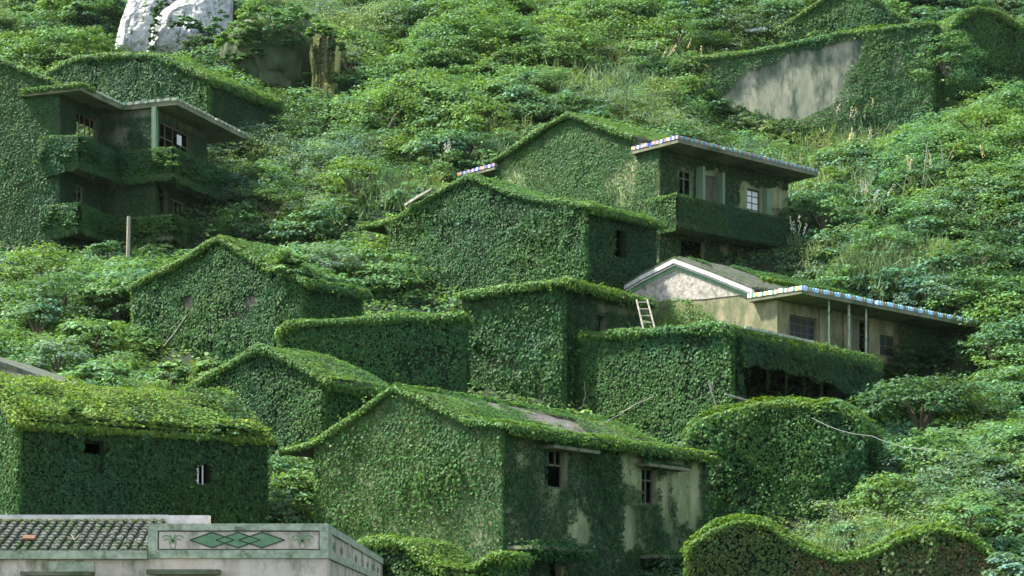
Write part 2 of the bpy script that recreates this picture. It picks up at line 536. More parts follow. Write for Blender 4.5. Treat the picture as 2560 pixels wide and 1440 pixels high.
# ------------------------------------------------------------------ houses
class House:
    """corner (px,py,d) is the near corner under the eave; th is how far the long wall turns from the view axis"""
    def __init__(s, px, py, d, th, name, label, cat="house", group=None, foot=None):
        s.C = P(px, py, d); s.th = math.radians(th)
        s.r = np.array([math.sin(s.th), math.cos(s.th), 0]); s.g = np.array([math.cos(s.th), -math.sin(s.th), 0])
        s.zb = foot if foot is not None else s.C[2] - 6
        s.root = empty(name, (s.C[0], s.C[1], s.zb), label, cat, group)
        s.ivy = Leaves(); s.ivd = 230; s.ivs = 0.125; s.ivk = 'ivy'
    def _cut(s, px, py, axis, o=0.0):
        ray = np.array([(px - CX) / F, 1.0, (YH - py) / F])
        e, n = (s.g, s.r) if axis == 'g' else (s.r, s.g)
        base = s.C + n * o
        d = (n @ base) / (n @ ray)
        p = ray * d
        return (float((p - s.C) @ e), float(p[2]))
    def G(s, px, py, w=0.0): return s._cut(px, py, 'g', w)      # -> (u, z) on the gable plane
    def W(s, px, py, u=0.0): return s._cut(px, py, 'r', u)      # -> (w, z) on the long wall plane
    def at(s, u, w, z):
        return np.array([s.C[0] + s.g[0] * u + s.r[0] * w, s.C[1] + s.g[1] * u + s.r[1] * w, z])
    def footprint(s, u0, u1, w0, w1, m=0.4):
        FOOT.append(([tuple(s.at(a, b, 0)[:2]) for a, b in ((u0 - m, w0 - m), (u1 + m, w0 - m), (u1 + m, w1 + m), (u0 - m, w1 + m))], s.C[2]))
    def finish(s, **k):
        if s.ivy.count():
            return s.ivy.build("ivy", s.root)

def topz(line, u):
    us = [q[0] for q in line]; zs = [q[1] for q in line]
    return float(np.interp(u, us, zs))

def wall_grid(mb, at, w0, w1, z0, z1, openings, depth=0.22, inward=-1.0):
    """long wall (u=0 plane) with real openings and jambs; openings are (wa, wb, za, zb)"""
    ws = sorted({w0, w1} | {q for o in openings for q in o[:2]})
    zs = sorted({z0, z1} | {q for o in openings for q in o[2:4]})
    for i in range(len(ws) - 1):
        for j in range(len(zs) - 1):
            cw, cz = (ws[i] + ws[i + 1]) / 2, (zs[j] + zs[j + 1]) / 2
            if any(o[0] < cw < o[1] and o[2] < cz < o[3] for o in openings): continue
            mb.face([at(0, ws[i], zs[j]), at(0, ws[i + 1], zs[j]), at(0, ws[i + 1], zs[j + 1]), at(0, ws[i], zs[j + 1])])
    D = depth * inward
    for a, b, c, d in [o[:4] for o in openings]:
        for (p, q) in (((a, c), (a, d)), ((b, c), (b, d)), ((a, c), (b, c)), ((a, d), (b, d))):
            mb.face([at(0, *p), at(0, *q), at(D, *q), at(D, *p)])

def gable_house(H, line, L, uL=None, z0=None, wallmat="vine_mat", roofmat="vine_mat", openings=(), ov=0.14, rt=0.09,
                gable_holes=(), wall_holes=(), ivy=True, ivy_gable=True, ivy_wall=True, ivy_roof=True, verge=True, eave=None,
                roofkind='ivy_lt', wallkind=None, flat=False, rear_ivy=True, roof_bare=(), edge_rad=0.2, corner_ivy=True, left_ivy=False, bulge=0.16, sag=0.16):
    """line: (u, z) of the roof edge over the gable from left to right (u=0 is the near corner, may run past it)"""
    z0 = H.zb if z0 is None else z0
    uL = line[0][0] if uL is None else uL
    if ivy: line = [(u, z - .11) for u, z in line]
    wl = [(uL, topz(line, uL))] + [q for q in line if uL < q[0] < 0] + [(0.0, topz(line, 0.0))]
    body = MB(); at = H.at
    front = [at(u, 0, z) for u, z in wl] + [at(0, 0, z0), at(uL, 0, z0)]
    back = [at(u, L, z) for u, z in wl] + [at(0, L, z0), at(uL, L, z0)]
    body.face(front[::-1]); body.face(back)
    body.face([at(uL, 0, z0), at(uL, L, z0), at(uL, L, wl[0][1]), at(uL, 0, wl[0][1])])
    wall_grid(body, at, 0.0, L, z0, wl[-1][1], openings)
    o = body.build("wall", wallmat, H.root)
    # roof
    rb = MB()
    for (ua, za), (ub, zb) in zip(line[:-1], line[1:]):
        lo = [at(ua, -ov, za + 0.003), at(ub, -ov, zb + 0.003), at(ub, L + ov, zb + 0.003), at(ua, L + ov, za + 0.003)]
        rb.prism(lo, [p + UP * rt for p in lo])
    rb.build("roof", roofmat, H.root)
    H.footprint(min(uL, line[0][0]), max(0, line[-1][0]), 0, L)
    if not ivy: return
    iv = H.ivy; ds, sz = H.ivd, H.ivs
    nG = -H.r; nW = H.g
    if ivy_gable:
        ivy_poly(iv, at(0, 0, 0), H.g, UP, wl + [(0, z0), (uL, z0)], nG, ds, sz, H.ivk, holes=gable_holes, bulge=bulge)
    if ivy_wall:
        hs = list(wall_holes) + [(0.15, [(a, c), (b, c), (b, d), (a, d)]) for a, b, c, d in [q[:4] for q in openings]]
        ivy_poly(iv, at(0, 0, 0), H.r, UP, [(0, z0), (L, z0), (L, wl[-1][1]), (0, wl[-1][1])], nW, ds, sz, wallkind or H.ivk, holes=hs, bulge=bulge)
    for which, e_, pl, nn_, hh in ((ivy_gable, H.g, wl + [(0, z0), (uL, z0)], nG, list(gable_holes)),
                                   (ivy_wall, H.r, [(0, z0), (L, z0), (L, wl[-1][1]), (0, wl[-1][1])], nW, list(wall_holes) + [(0.3, [(q[0], q[2]), (q[1], q[2]), (q[1], q[3]), (q[0], q[3])]) for q in openings])):
        if which:       # bulging clumps of larger, paler leaves over the even skin
            ivy_poly(iv, at(0, 0, 0), e_, UP, pl, nn_, ds * .45, sz * 1.2, H.ivk if nn_ is nG else (wallkind or H.ivk), holes=hh, bulge=bulge * 1.7, rnd=.34,
                     keep=lambda p: noise(p, 1.9, 51) + .35 * (noise(p, .5, 52) - .5) > .68)
    if left_ivy:
        ivy_poly(iv, at(uL, 0, 0), H.r, UP, [(0, z0), (L, z0), (L, wl[0][1]), (0, wl[0][1])], -nW, ds, sz, H.ivk, bulge=bulge)
    if ivy_roof:
        for (ua, za), (ub, zb) in zip(line[:-1], line[1:]):
            d2 = np.array(at(ub, 0, zb)) - np.array(at(ua, 0, za)); ln = np.linalg.norm(d2); e = d2 / ln
            nn = np.cross(H.r, e); nn = nn if nn[2] > 0 else -nn
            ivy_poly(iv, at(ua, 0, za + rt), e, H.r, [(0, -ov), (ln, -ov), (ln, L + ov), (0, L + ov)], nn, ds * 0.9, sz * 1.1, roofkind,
                     holes=roof_bare, bulge=bulge, upw=0.3)
    if verge:
        for (ua, za), (ub, zb) in zip(line[:-1], line[1:]):
            ivy_edge(iv, at(ua, -ov - .02, za + rt * .7), at(ub, -ov - .02, zb + rt * .7), max(edge_rad, rt * 1.7), 280, sz, roofkind, nrm=nG + UP)
            shoots(iv, at(ua, -ov, za + rt), at(ub, -ov, zb + rt), 1.6, nG, sz * .8, roofkind)
    ue, ze = line[-1]
    ivy_edge(iv, at(ue + .03, -ov, ze + rt * .5), at(ue + .03, L + ov, ze + rt * .5), max(edge_rad, rt * 1.7), 270, sz, roofkind, nrm=nW + UP, sag=sag)
    shoots(iv, at(ue, 0, ze), at(ue, L, ze), 1.8, nW, sz * .8, roofkind)
    strands(iv, at(ue, 0, ze), at(ue, L, ze), nW, 1.3, sz * .8, wallkind or H.ivk)
    strands(iv, at(uL, 0, wl[0][1] - .3), at(0, 0, wl[-1][1] - .1), nG, .7, sz * .85, H.ivk, .8)
    if corner_ivy:
        ivy_edge(iv, at(0.02, -0.02, z0), at(0.02, -0.02, wl[-1][1]), edge_rad * 0.75, 120, sz, H.ivk, nrm=nG + nW)
        ivy_edge(iv, at(uL, -0.02, z0), at(uL, -0.02, wl[0][1]), edge_rad * 0.9, 150, sz, 'ivy_lt', nrm=nG - nW)

def opening(H, x0, y0, x1, y1):
    """picture box -> opening on the long wall"""
    w0, _ = H.W(x0, y0); w1, _ = H.W(x1, y0)
    wm = (x0 + x1) / 2
    _, za = H.W(wm, y1); _, zb = H.W(wm, y0)
    return (w0, w1, za, zb)

def wpoly(H, pts): return [H.W(*p) for p in pts]
def gpoly(H, pts): return [H.G(*p) for p in pts]

def window(H, o, cols=2, rows=3, bar=0.05, material="wood_dark", glass=None, inset=0.12, pane_skip=(), label=None, frame=True, name="window", vfrom=None):
    a, b, c, d = o[:4]
    mb = MB(); at = H.at
    g, r = H.g, H.r
    def stick(w0, w1, z0, z1, t=0.05):
        mb.box(at(-inset - t, w0, z0), g * t, r * (w1 - w0), UP * (z1 - z0))
    if frame:
        stick(a, a + bar, c, d); stick(b - bar, b, c, d); stick(a + bar, b - bar, c, c + bar); stick(a + bar, b - bar, d - bar, d)
    zlo = c + bar if vfrom is None else c + (d - c) * vfrom
    for i in range(1, cols):
        w = a + (b - a) * i / cols
        stick(w - bar * 0.35, w + bar * 0.35, zlo, d - bar, 0.035)
    for j in range(1, rows):
        z = c + (d - c) * j / rows
        for i in range(cols):
            w0 = a + (b - a) * i / cols + bar * 0.4; w1 = a + (b - a) * (i + 1) / cols - bar * 0.4
            if (i, j) in pane_skip: continue
            stick(w0, w1, z - bar * 0.35, z + bar * 0.35, 0.035)
    f = mb.build(name, material, H.root)
    if label: f["label"] = label
    if glass:
        gb = MB(); gb.box(at(-inset - 0.03, a + bar, c + bar), g * 0.008, r * (b - a - 2 * bar), UP * (d - c - 2 * bar))
        gb.build("pane", glass, f)
    return f
# ================================================================== the houses
# ---- large house in the middle foreground
H = House(1258, 1062, 54, 36, "ivy_house", "ivy covered gabled house with two broken windows and bare plaster streaks on its side", "house", foot=-0.5)
H4 = H
H.ivd, H.ivs = 260, 0.115
line = gpoly(H, [(712,1128),(760,1116),(800,1103),(850,1070),(900,1036),(945,1000),(990,968),(1060,995),(1120,1025),(1175,1052)]) + [(0.35, H.C[2] - 0.03)]
L = H.W(1765, 1100)[0]
W1 = opening(H, 1361, 1122, 1414, 1222); W2 = opening(H, 1604, 1170, 1640, 1262)
D1 = opening(H, 1368, 1382, 1404, 1480); D2 = opening(H, 1600, 1392, 1690, 1480)
bare = [(0.6, wpoly(H, [(1540,1128),(1575,1135),(1600,1160),(1603,1270),(1610,1380),(1565,1385),(1548,1260)])),
        (0.7, wpoly(H, [(1680,1150),(1750,1152),(1752,1215),(1745,1240),(1752,1310),(1700,1320),(1695,1240),(1668,1200)])),
        (0.8, wpoly(H, [(1418,1272),(1445,1268),(1470,1310),(1460,1345),(1415,1335)])),
        (0.6, wpoly(H, [(1642,1190),(1668,1180),(1680,1290),(1690,1370),(1665,1375),(1652,1270)]))]
rl = line
def roofbare(ln):  # only the front slope keeps bare grey tiles
    return [(0.9, [(0.6, 2.6), (ln * 0.75, 2.4), (ln * 0.8, 9.0), (0.5, 10.2)])]
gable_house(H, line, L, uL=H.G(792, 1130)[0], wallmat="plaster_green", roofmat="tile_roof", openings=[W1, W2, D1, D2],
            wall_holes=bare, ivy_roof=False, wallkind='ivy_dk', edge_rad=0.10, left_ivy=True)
tb = MB()
for (ua, za), (ub, zb) in list(zip(line[:-1], line[1:]))[6:9]:
    for k in range(62):
        w = .2 + (L - .4) * k / 62
        za2, zb2 = za - .11 + .094, zb - .11 + .094
        tb.box(H.at(ua, w, za2), H.at(ub, w, zb2) - H.at(ua, w, za2), H.r * .1, UP * .045)
tb.build("roof_tiles", "tile_roof", H.root)
for k, ((ua, za), (ub, zb)) in enumerate(zip(line[:-1], line[1:])):
    d2 = H.at(ub, 0, zb) - H.at(ua, 0, za); ln = float(np.linalg.norm(d2)); e = d2 / ln
    nn = np.cross(H.r, e); nn = nn if nn[2] > 0 else -nn
    hole = [(1.3, [(-.2, 4.0), (ln + .2, 3.2), (ln + .2, L * 0.58), (-.2, L * 0.72)])] if k in (6, 7, 8) else ()
    ivy_poly(H.ivy, H.at(ua, 0, za - .02), e, H.r, [(0, -.14), (ln, -.14), (ln, L + .14), (0, L + .14)], nn, 230, 0.12, 'ivy_lt', holes=hole, upw=0.3)
pk = max(line, key=lambda q: q[1])
ivy_edge(H.ivy, H.at(pk[0], 0, pk[1] + .03), H.at(pk[0], L, pk[1] + .03), 0.2, 200, 0.12, 'ivy_lt')
window(H, W1, 3, 5, 0.07, "wood_dark", vfrom=.62, pane_skip=[(i, j) for i in range(3) for j in (1, 2, 4)], label="broken window frame with only its top bars left")
window(H, W2, 2, 3, 0.06, "wood_dark", pane_skip=((1,1),), label="dark window with thin bars and no glass")
for (x0, x1, y0, y1) in ((1355, 1470, 1113, 1122), (1588, 1695, 1156, 1166)):
    a, z1 = H.W(x0, y0); b, _ = H.W(x1, y0); z0 = H.W(x0, y1)[1]
    mb = MB(); mb.box(H.at(0.002, a, z0), H.g * 0.42, H.r * (b - a), UP * 0.09); mb.build("window_hood", "cement_dark", H.root)
    ivy_edge(H.ivy, H.at(0.35, a, z0 + .12), H.at(0.35, b, z0 + .12), 0.08, 160, 0.10, 'ivy')
# leafy canopies over the ground floor doors
for (x0, x1, y) in ((1262, 1420, 1365), (1596, 1712, 1388)):
    a, z = H.W(x0, y); b, _ = H.W(x1, y)
    mb = MB(); mb.box(H.at(0.002, a, z - .1), H.g * 0.9, H.r * (b - a), UP * 0.1); mb.build("door_canopy", "cement_dark", H.root)
    for o in (0.25, 0.6, 0.9):
        ivy_edge(H.ivy, H.at(o, a, z + .08), H.at(o, b, z + .08), 0.22, 170, 0.115, 'ivy', sag=0.35)
for k, ((ua, za), (ub, zb)) in list(enumerate(zip(line[:-1], line[1:])))[6:9]:
    d2 = H.at(ub, 0, zb) - H.at(ua, 0, za); ln = float(np.linalg.norm(d2)); e = d2 / ln; nn = np.cross(H.r, e); nn = nn if nn[2] > 0 else -nn
    ivy_poly(H.ivy, H.at(ua, 0, za + .02), e, H.r, [(0, 0), (ln, 0), (ln, L), (0, L)], nn, 150, .11, 'ivy', keep=lambda p: noise(p, .8, 91) > .56)
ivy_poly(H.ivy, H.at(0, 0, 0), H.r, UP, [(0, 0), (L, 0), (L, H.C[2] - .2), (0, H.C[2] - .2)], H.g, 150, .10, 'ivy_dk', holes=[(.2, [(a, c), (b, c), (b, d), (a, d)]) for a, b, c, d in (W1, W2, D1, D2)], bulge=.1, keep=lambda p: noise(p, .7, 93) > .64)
H.finish()
CLEAR.append(([(712,1128),(990,965),(1783,1140),(1760,1425),(800,1330),(790,1150)], 53))

# ---- house at the lower left whose roof has turned yellow green
H = House(52, 1052, 54, 56, "ivy_house", "ivy covered house with yellow green leafy roof, just above the painted parapet", "house", foot=0)
H.ivd, H.ivs = 260, 0.12
L = H.W(668, 1090)[0]
zc = H.C[2]
rise = 1.45
line = [(-6.4, zc - .1), (-5.2, zc + .45), (-3.0, zc + rise), (-1.5, zc + rise * .62), (0.16, zc - .05)]
W1 = opening(H, 206, 1105, 256, 1188); W2 = opening(H, 488, 1158, 523, 1215)
gable_house(H, line, L, uL=-5.9, openings=[W1, W2], roofkind='yellow', wallkind='ivy_dk', edge_rad=0.14, bulge=0.16, sag=.05)
for (ua, za), (ub, zb) in zip(line[:-1], line[1:]):      # ragged second layer on the roof
    d2 = H.at(ub, 0, zb) - H.at(ua, 0, za); ln = float(np.linalg.norm(d2)); e = d2 / ln; nn = np.cross(H.r, e); nn = nn if nn[2] > 0 else -nn
    ivy_poly(H.ivy, H.at(ua, 0, za + .02), e, H.r, [(0, 0), (ln, 0), (ln, L), (0, L)], nn, 170, .14, 'yellow', bulge=.4, rnd=.5, keep=lambda p: noise(p, 1.1, 41) > .5)
    ivy_poly(H.ivy, H.at(ua, 0, za + .02), e, H.r, [(0, 0), (ln, 0), (ln, L), (0, L)], nn, 120, .14, 'dark', bulge=.35, rnd=.5, keep=lambda p: noise(p, .9, 43) > .6)
window(H, W2, 3, 4, 0.05, "sheet", pane_skip=((1,1),(1,2),(1,3),(2,1),(2,2),(2,3)), label="dark window with one pale upright bar", frame=False)
window(H, W1, 1, 1, 0.03, "vine_mat", label="dark opening half filled with leaves")
ivy_poly(H.ivy, H.at(-.16, 0, 0), H.r, UP, [(W1[0], W1[2]), (W1[1], W1[2]), (W1[1], W1[2] + .62 * (W1[3] - W1[2])), (W1[0], W1[2] + .68 * (W1[3] - W1[2]))], H.g, 300, .12, "ivy_dk", bulge=.08)
for (x, y, r) in ((195,1035,.38),(600,1070,.3),(560,1062,.25)):
    w, z = H.W(x, y, 0.3)
    bush_leaves(H.ivy, H.at(0.3, w, z - .2), r, 'ivy', 8, 26, 0.12)
H.finish()
CLEAR.append(([(0,960),(610,1010),(690,1090),(670,1300),(0,1300)], 53))

# ---- gable behind it
H = House(812, 948, 66, 36, "ivy_house", "small ivy covered gabled house squeezed between two larger ones, its peak pointed", "house", foot=3.2)
H.ivd, H.ivs = 230, 0.13
line = gpoly(H, [(448,990),(500,958),(560,922),(610,895),(655,868),(700,886),(760,915),(812,946)]) + [(0.3, H.C[2] - .1)]
gable_house(H, line, H.W(968, 985)[0], uL=H.G(455, 1000)[0], bulge=0.22, edge_rad=0.22)
H.finish()
CLEAR.append(([(448,985),(655,866),(830,905),(965,975),(900,1040),(780,1110),(690,1130),(640,1010),(460,990)], 65))

# ---- house on the left slope with two holes in its gable
H5 = H = House(757, 698, 76, 38, "ivy_house", "tall ivy covered house on the left slope with two small holes in its gable", "house", foot=7.5)
H.ivd, H.ivs = 220, 0.14
line = gpoly(H, [(335,718),(380,692),(440,664),(500,628),(530,606),(555,594),(585,612),(620,636),(680,665),(757,697)]) + [(0.3, H.C[2] - .08)]
gh = [(0.3, gpoly(H, [(458,745),(482,745),(482,775),(458,775)])), (0.3, gpoly(H, [(617,742),(645,742),(645,765),(617,765)]))]
gable_house(H, line, H.W(905, 725)[0], uL=H.G(335, 720)[0], gable_holes=gh, bulge=0.2)
for a in gh:
    q = a[1]; mb = MB(); u0, z1 = q[0]; u1, z0 = q[2]
    mb.box(H.at(u0, -0.02, z0), H.g * (u1 - u0), H.r * 0.015, UP * (z1 - z0)); mb.build("hole_plate", "hole_shade", H.root)  # dark plate on the gable: the hole's shade is put into its colour
for (x, y, r) in ((640,650,.8),(690,672,.9),(740,690,.8),(800,700,.9),(860,712,.8),(700,640,.8),(650,628,.5)):
    w, z = H.W(x, y, -1.0)
    bush_leaves(H.ivy, H.at(-1.0, max(w, 0.3), z - .3), r, 'vine', 14, 24, 0.15)
H.finish()
CLEAR.append(([(335,715),(555,592),(640,640),(757,690),(905,715),(905,805),(700,810),(700,940),(330,930)], 75))

# ---- leafy terrace wall
H = House(1160, 790, 74, 5, "terrace_wall", "long low leaf covered terrace wall left of the flat roofed shed", "wall", foot=7.5)
H.ivd, H.ivs = 220, 0.14; H.ivk = 'ivy'
line = gpoly(H, [(700,832),(722,812),(780,806),(880,802),(950,798),(1000,792),(1080,795),(1160,789)])
gable_house(H, line, 1.2, ivy_wall=False, bulge=0.26, edge_rad=0.25)
H.finish()
CLEAR.append(([(700,815),(960,790),(1160,785),(1150,985),(960,965),(830,905),(700,860)], 73))

# ---- big middle house
H = House(1468, 512, 84, 42, "ivy_house", "broad ivy covered gabled house in the middle, directly above the flat roofed shed", "house", foot=11.5)
H.ivd, H.ivs = 200, 0.145
line = gpoly(H, [(900,568),(950,560),(1000,546),(1040,520),(1065,505),(1120,470),(1180,440),(1230,462),(1280,480),(1330,494),(1372,502),(1420,506),(1468,511)]) + [(0.35, H.C[2] - .1)]
wo = opening(H, 1535, 575, 1562, 645)
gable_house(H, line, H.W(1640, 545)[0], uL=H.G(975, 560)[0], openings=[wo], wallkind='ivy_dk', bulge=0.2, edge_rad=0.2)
u0, zt = H.G(898, 690); u1 = H.G(975, 690)[0]
mb = MB(); mb.box(H.at(u0, 0.05, zt - 5), H.g * (u1 - u0), H.r * 2.2, UP * 5); mb.build("side_annex", "vine_mat", H.root)
ivy_poly(H.ivy, H.at(0, 0.05, 0), H.g, UP, [(u0, zt - 5), (u1, zt - 5), (u1, zt), (u0, zt)], -H.r, 210, 0.145, 'ivy')
ivy_poly(H.ivy, H.at(u0, 0.05, 0), H.r, UP, [(0, zt - 5), (2.2, zt - 5), (2.2, zt), (0, zt)], -H.g, 210, 0.145, 'ivy')
for o in (0.1, 0.7, 1.3, 1.9):
    ivy_edge(H.ivy, H.at(u0, o, zt + .05), H.at(u1, o, zt + .05), 0.25, 170, 0.145, 'ivy_lt')
mb = MB()
q = gpoly(H, [(1030,525),(1065,503),(1095,485),(1097,480),(1063,498),(1028,520)])
pts = [H.at(u, -0.45, z + .12) for u, z in q]
mb.prism(pts, [p + H.r * 0.12 for p in pts]); mb.build("verge_board", "plaster_pink", H.root)
H.finish()
CLEAR.append(([(905,570),(1000,548),(1180,438),(1372,500),(1640,548),(1560,720),(1165,715),(1160,790),(905,790),(905,690),(975,690),(960,600)], 83))

# ---- flat roofed shed
H = House(1412, 712, 74.5, 36.5, "shed", "flat roofed ivy covered shed with a ladder leaning at its right end", "shed", foot=8.0)
H.ivd, H.ivs = 230, 0.14
line = gpoly(H, [(1158,742),(1165,736),(1250,727),(1330,716),(1412,708)])
line = [(u, H.C[2] + .03 + 0.0 * z) for u, z in line]
L = H.W(1598, 750)[0]
do = opening(H, 1488, 788, 1512, 850)
gable_house(H, line + [(0.5, line[-1][1])], L, uL=H.G(1160, 740)[0], ov=0.3, rt=0.16, openings=[do], roofmat="cement_dark", wallkind='ivy_dk', ivy_roof=False, bulge=0.22, edge_rad=0.16,
            wall_holes=[(0.5, wpoly(H, [(1470,740),(1600,760),(1600,800),(1500,775)]))], wallmat="cement_dark")
ivy_edge(H.ivy, H.at(H.G(1158,900)[0], -0.1, H.zb), H.at(H.G(1160,780)[0], -0.1, H.C[2] - 1), 0.3, 220, 0.14, 'ivy_lt', nrm=-H.g)
ivy_poly(H.ivy, H.at(0, 0, line[0][1] + .08), H.g, H.r, [(line[0][0], 0), (.4, 0), (.4, L), (line[0][0], L)], UP, 200, 0.14, 'ivy_lt')
H.finish()
HS = H
CLEAR.append(([(1158,735),(1412,705),(1600,750),(1640,830),(1395,845),(1400,1000),(1150,985)], 73.5))

# ---- lower terrace building with the dark open porch
H = House(1832, 832, 70.5, 39.8, "terrace_building", "flat topped ivy covered building with a dark open porch under hanging leaves", "building", foot=6.0)
H.ivd, H.ivs = 230, 0.135
line = gpoly(H, [(1392,856),(1420,846),(1500,842),(1600,836),(1700,829),(1780,824),(1832,825)])
L = H.W(2185, 930)[0]
por = (0.3, H.W(2085, 900)[0], H.zb + 0.2, H.W(1850, 893)[1])
gable_house(H, line, L, uL=H.G(1395, 850)[0], ov=0.12, rt=0.2, openings=[por], ivy_wall=False, bulge=0.15, edge_rad=0.16, wallmat="vine_mat")
w0, zt = 0.0, H.C[2] - .1
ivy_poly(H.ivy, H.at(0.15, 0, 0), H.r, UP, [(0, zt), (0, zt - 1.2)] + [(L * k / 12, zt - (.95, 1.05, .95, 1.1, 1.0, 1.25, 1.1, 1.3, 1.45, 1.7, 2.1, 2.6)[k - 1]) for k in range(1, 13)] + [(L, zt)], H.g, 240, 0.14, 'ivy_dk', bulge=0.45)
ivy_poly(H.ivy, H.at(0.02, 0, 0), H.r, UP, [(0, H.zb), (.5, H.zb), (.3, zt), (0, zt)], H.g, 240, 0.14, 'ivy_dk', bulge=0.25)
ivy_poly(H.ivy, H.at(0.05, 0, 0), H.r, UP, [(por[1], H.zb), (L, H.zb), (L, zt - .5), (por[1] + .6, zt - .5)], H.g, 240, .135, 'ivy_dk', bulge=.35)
for k in range(7):          # leafy strings hanging from the slab edge
    w = 0.8 + k * (L - 2) / 6.5
    z = zt - .9; ivy_edge(H.ivy, H.at(.2, w, z), H.at(.1, w + .1, z - random.uniform(.4, 1.3)), 0.06, 60, 0.12, 'ivy_dk')
mb = MB(); a, z = H.W(1845, 838); b, z2 = H.W(2015, 872)
mb.box(H.at(0.26, a, H.C[2] + .16), H.g * 0.08, H.r * (b - a), UP * 0.09); mb.build("slab_edge", "cement", H.root)
H.finish()
HT = H
CLEAR.append(([(1392,850),(1780,822),(1832,825),(2040,870),(2190,940),(2150,1000),(2050,1010),(1750,1030),(1760,1060),(1700,1112),(1540,1080),(1395,1060)], 69.5))

# ---- block right of the middle foreground house
H = House(2164, 1084, 64.5, 18, "ivy_block", "round shouldered ivy covered building right of the house with plaster streaks", "building", foot=2.0)
H.ivd, H.ivs = 235, 0.125; H.ivk = 'ivy'
line = gpoly(H, [(1722,1100),(1732,1074),(1752,1056),(1800,1036),(1860,1022),(1890,1013),(1985,1007),(2040,1016),(2095,1012),(2118,1028),(2146,1042),(2164,1084)])
gable_house(H, line, 3, bulge=0.34, edge_rad=0.2)
for k in range(26):
    u = line[0][0] * random.random() * .95; z = topz(line, u)
    bush_leaves(H.ivy, H.at(u, random.uniform(-.15, 1.5), z - .25), random.uniform(.22, .5), random.choice(['ivy', 'ivy_lt', 'vine_b']), 9, 18, .13)
H.finish()
CLEAR.append(([(1770,1050),(1985,1006),(2100,1022),(2185,1090),(2150,1200),(2040,1290),(1950,1300),(1780,1290)], 63.5))

# ---- wavy garden wall at the bottom right
H = House(2492, 1388, 50, 8, "garden_wall", "wavy topped creeper covered wall at the lower right, browning in places", "wall", foot=-0.5)
H.ivd, H.ivs = 300, 0.105; H.ivk = 'ivy_br'; HW = H
line = gpoly(H, [(1716,1384),(1735,1356),(1790,1322),(1840,1304),(1880,1302),(1925,1314),(1960,1340),(2005,1366),(2060,1384),(2100,1398),(2150,1392),(2190,1380),(2240,1350),(2290,1332),(2340,1322),(2390,1330),(2430,1343),(2470,1372),(2492,1400)])
for k in range(34):
    u = line[0][0] * random.random(); z = topz(line, u)
    bush_leaves(H.ivy, H.at(u, random.uniform(0, .7), z - .2), random.uniform(.12, .28), random.choice(['ivy', 'ivy_lt', 'ivy_br']), 8, 16, .10)
gable_house(H, line, 0.8, bulge=0.26, edge_rad=0.13, wallmat="vine_mat", gable_holes=[(0.5, gpoly(H, [(1862,1405),(1880,1400),(1882,1440),(1862,1440)]))])
ivy_poly(H.ivy, H.at(0, -.05, 0), H.g, UP, line + [(0, 1.2), (line[0][0], 1.2)], -H.r, 190, .10, 'brown', bulge=.2, rnd=.4,
         keep=lambda p: noise(p, 1.6, 81) + .25 * np.clip(((p - HW.C) @ HW.g + 4) / 4, -1, 1) > .60)
H.finish()
CLEAR.append(([(1716,1372),(1735,1345),(1880,1288),(1960,1332),(2100,1392),(2240,1340),(2340,1306),(2430,1332),(2492,1392),(2480,1440),(1720,1440)], 49))

# ---- low leafy roof and wall at the very bottom, before the middle house
H = House(1110, 1432, 50.5, 33, "lean_to", "low leaf covered lean-to roof at the foot of the middle house", "shed", foot=-1)
H.ivd, H.ivs = 280, 0.11
line = gpoly(H, [(890,1366),(930,1352),(985,1348),(1030,1362),(1075,1405),(1110,1432)])
gable_house(H, line, 2.0, bulge=0.2, edge_rad=0.18, roofkind='ivy_lt', wallkind='ivy_dk')
H.finish()
H = House(1262, 1392, 51.5, 33.7, "yard_wall", "ivy covered yard wall slanting against the middle house corner", "wall", foot=-1)
H.ivd, H.ivs = 280, 0.11
line = gpoly(H, [(1120,1470),(1160,1440),(1200,1412),(1235,1392),(1262,1384)])
gable_house(H, line, 1.0, bulge=0.2, edge_rad=0.2)
H.finish()

# ---- house with white barge boards and the glazed tile porch
H = House(1940, 750, 80, 46, "tiled_porch_house", "bare plaster house with white gable edges and blue and orange tiles along its porch roof", "house", foot=9.5)
H.ivd, H.ivs = 210, 0.14
gl = gpoly(H, [(1530,742),(1610,694),(1693,652),(1790,688),(1888,728)])
zE = H.C[2]
uR = gl[-1][0]
Lh = H.W(2385, 830, 0.0)[0]
# body: gable wall, porch cheek wall and long wall with openings
wo = opening(H, 1974, 792, 2042, 872)
dr = opening(H, 2128, 800, 2172, 905)
wo2 = opening(H, 2200, 840, 2240, 890)
b = MB(); at = H.at; zb = H.zb
prof = gl + [(0.0, zE)]
uL = gl[0][0]
b.face([at(u, 0, z) for u, z in prof] + [at(0, 0, zb), at(uL, 0, zb)])
b.face([at(u, Lh, z) for u, z in prof] + [at(0, Lh, zb), at(uL, Lh, zb)])
b.face([at(uL, 0, zb), at(uL, Lh, zb), at(uL, Lh, gl[0][1]), at(uL, 0, gl[0][1])])
wall_grid(b, at, 0.0, Lh, zb, zE, [wo, dr, wo2])
b.build("wall", "plaster_tan", H.root)
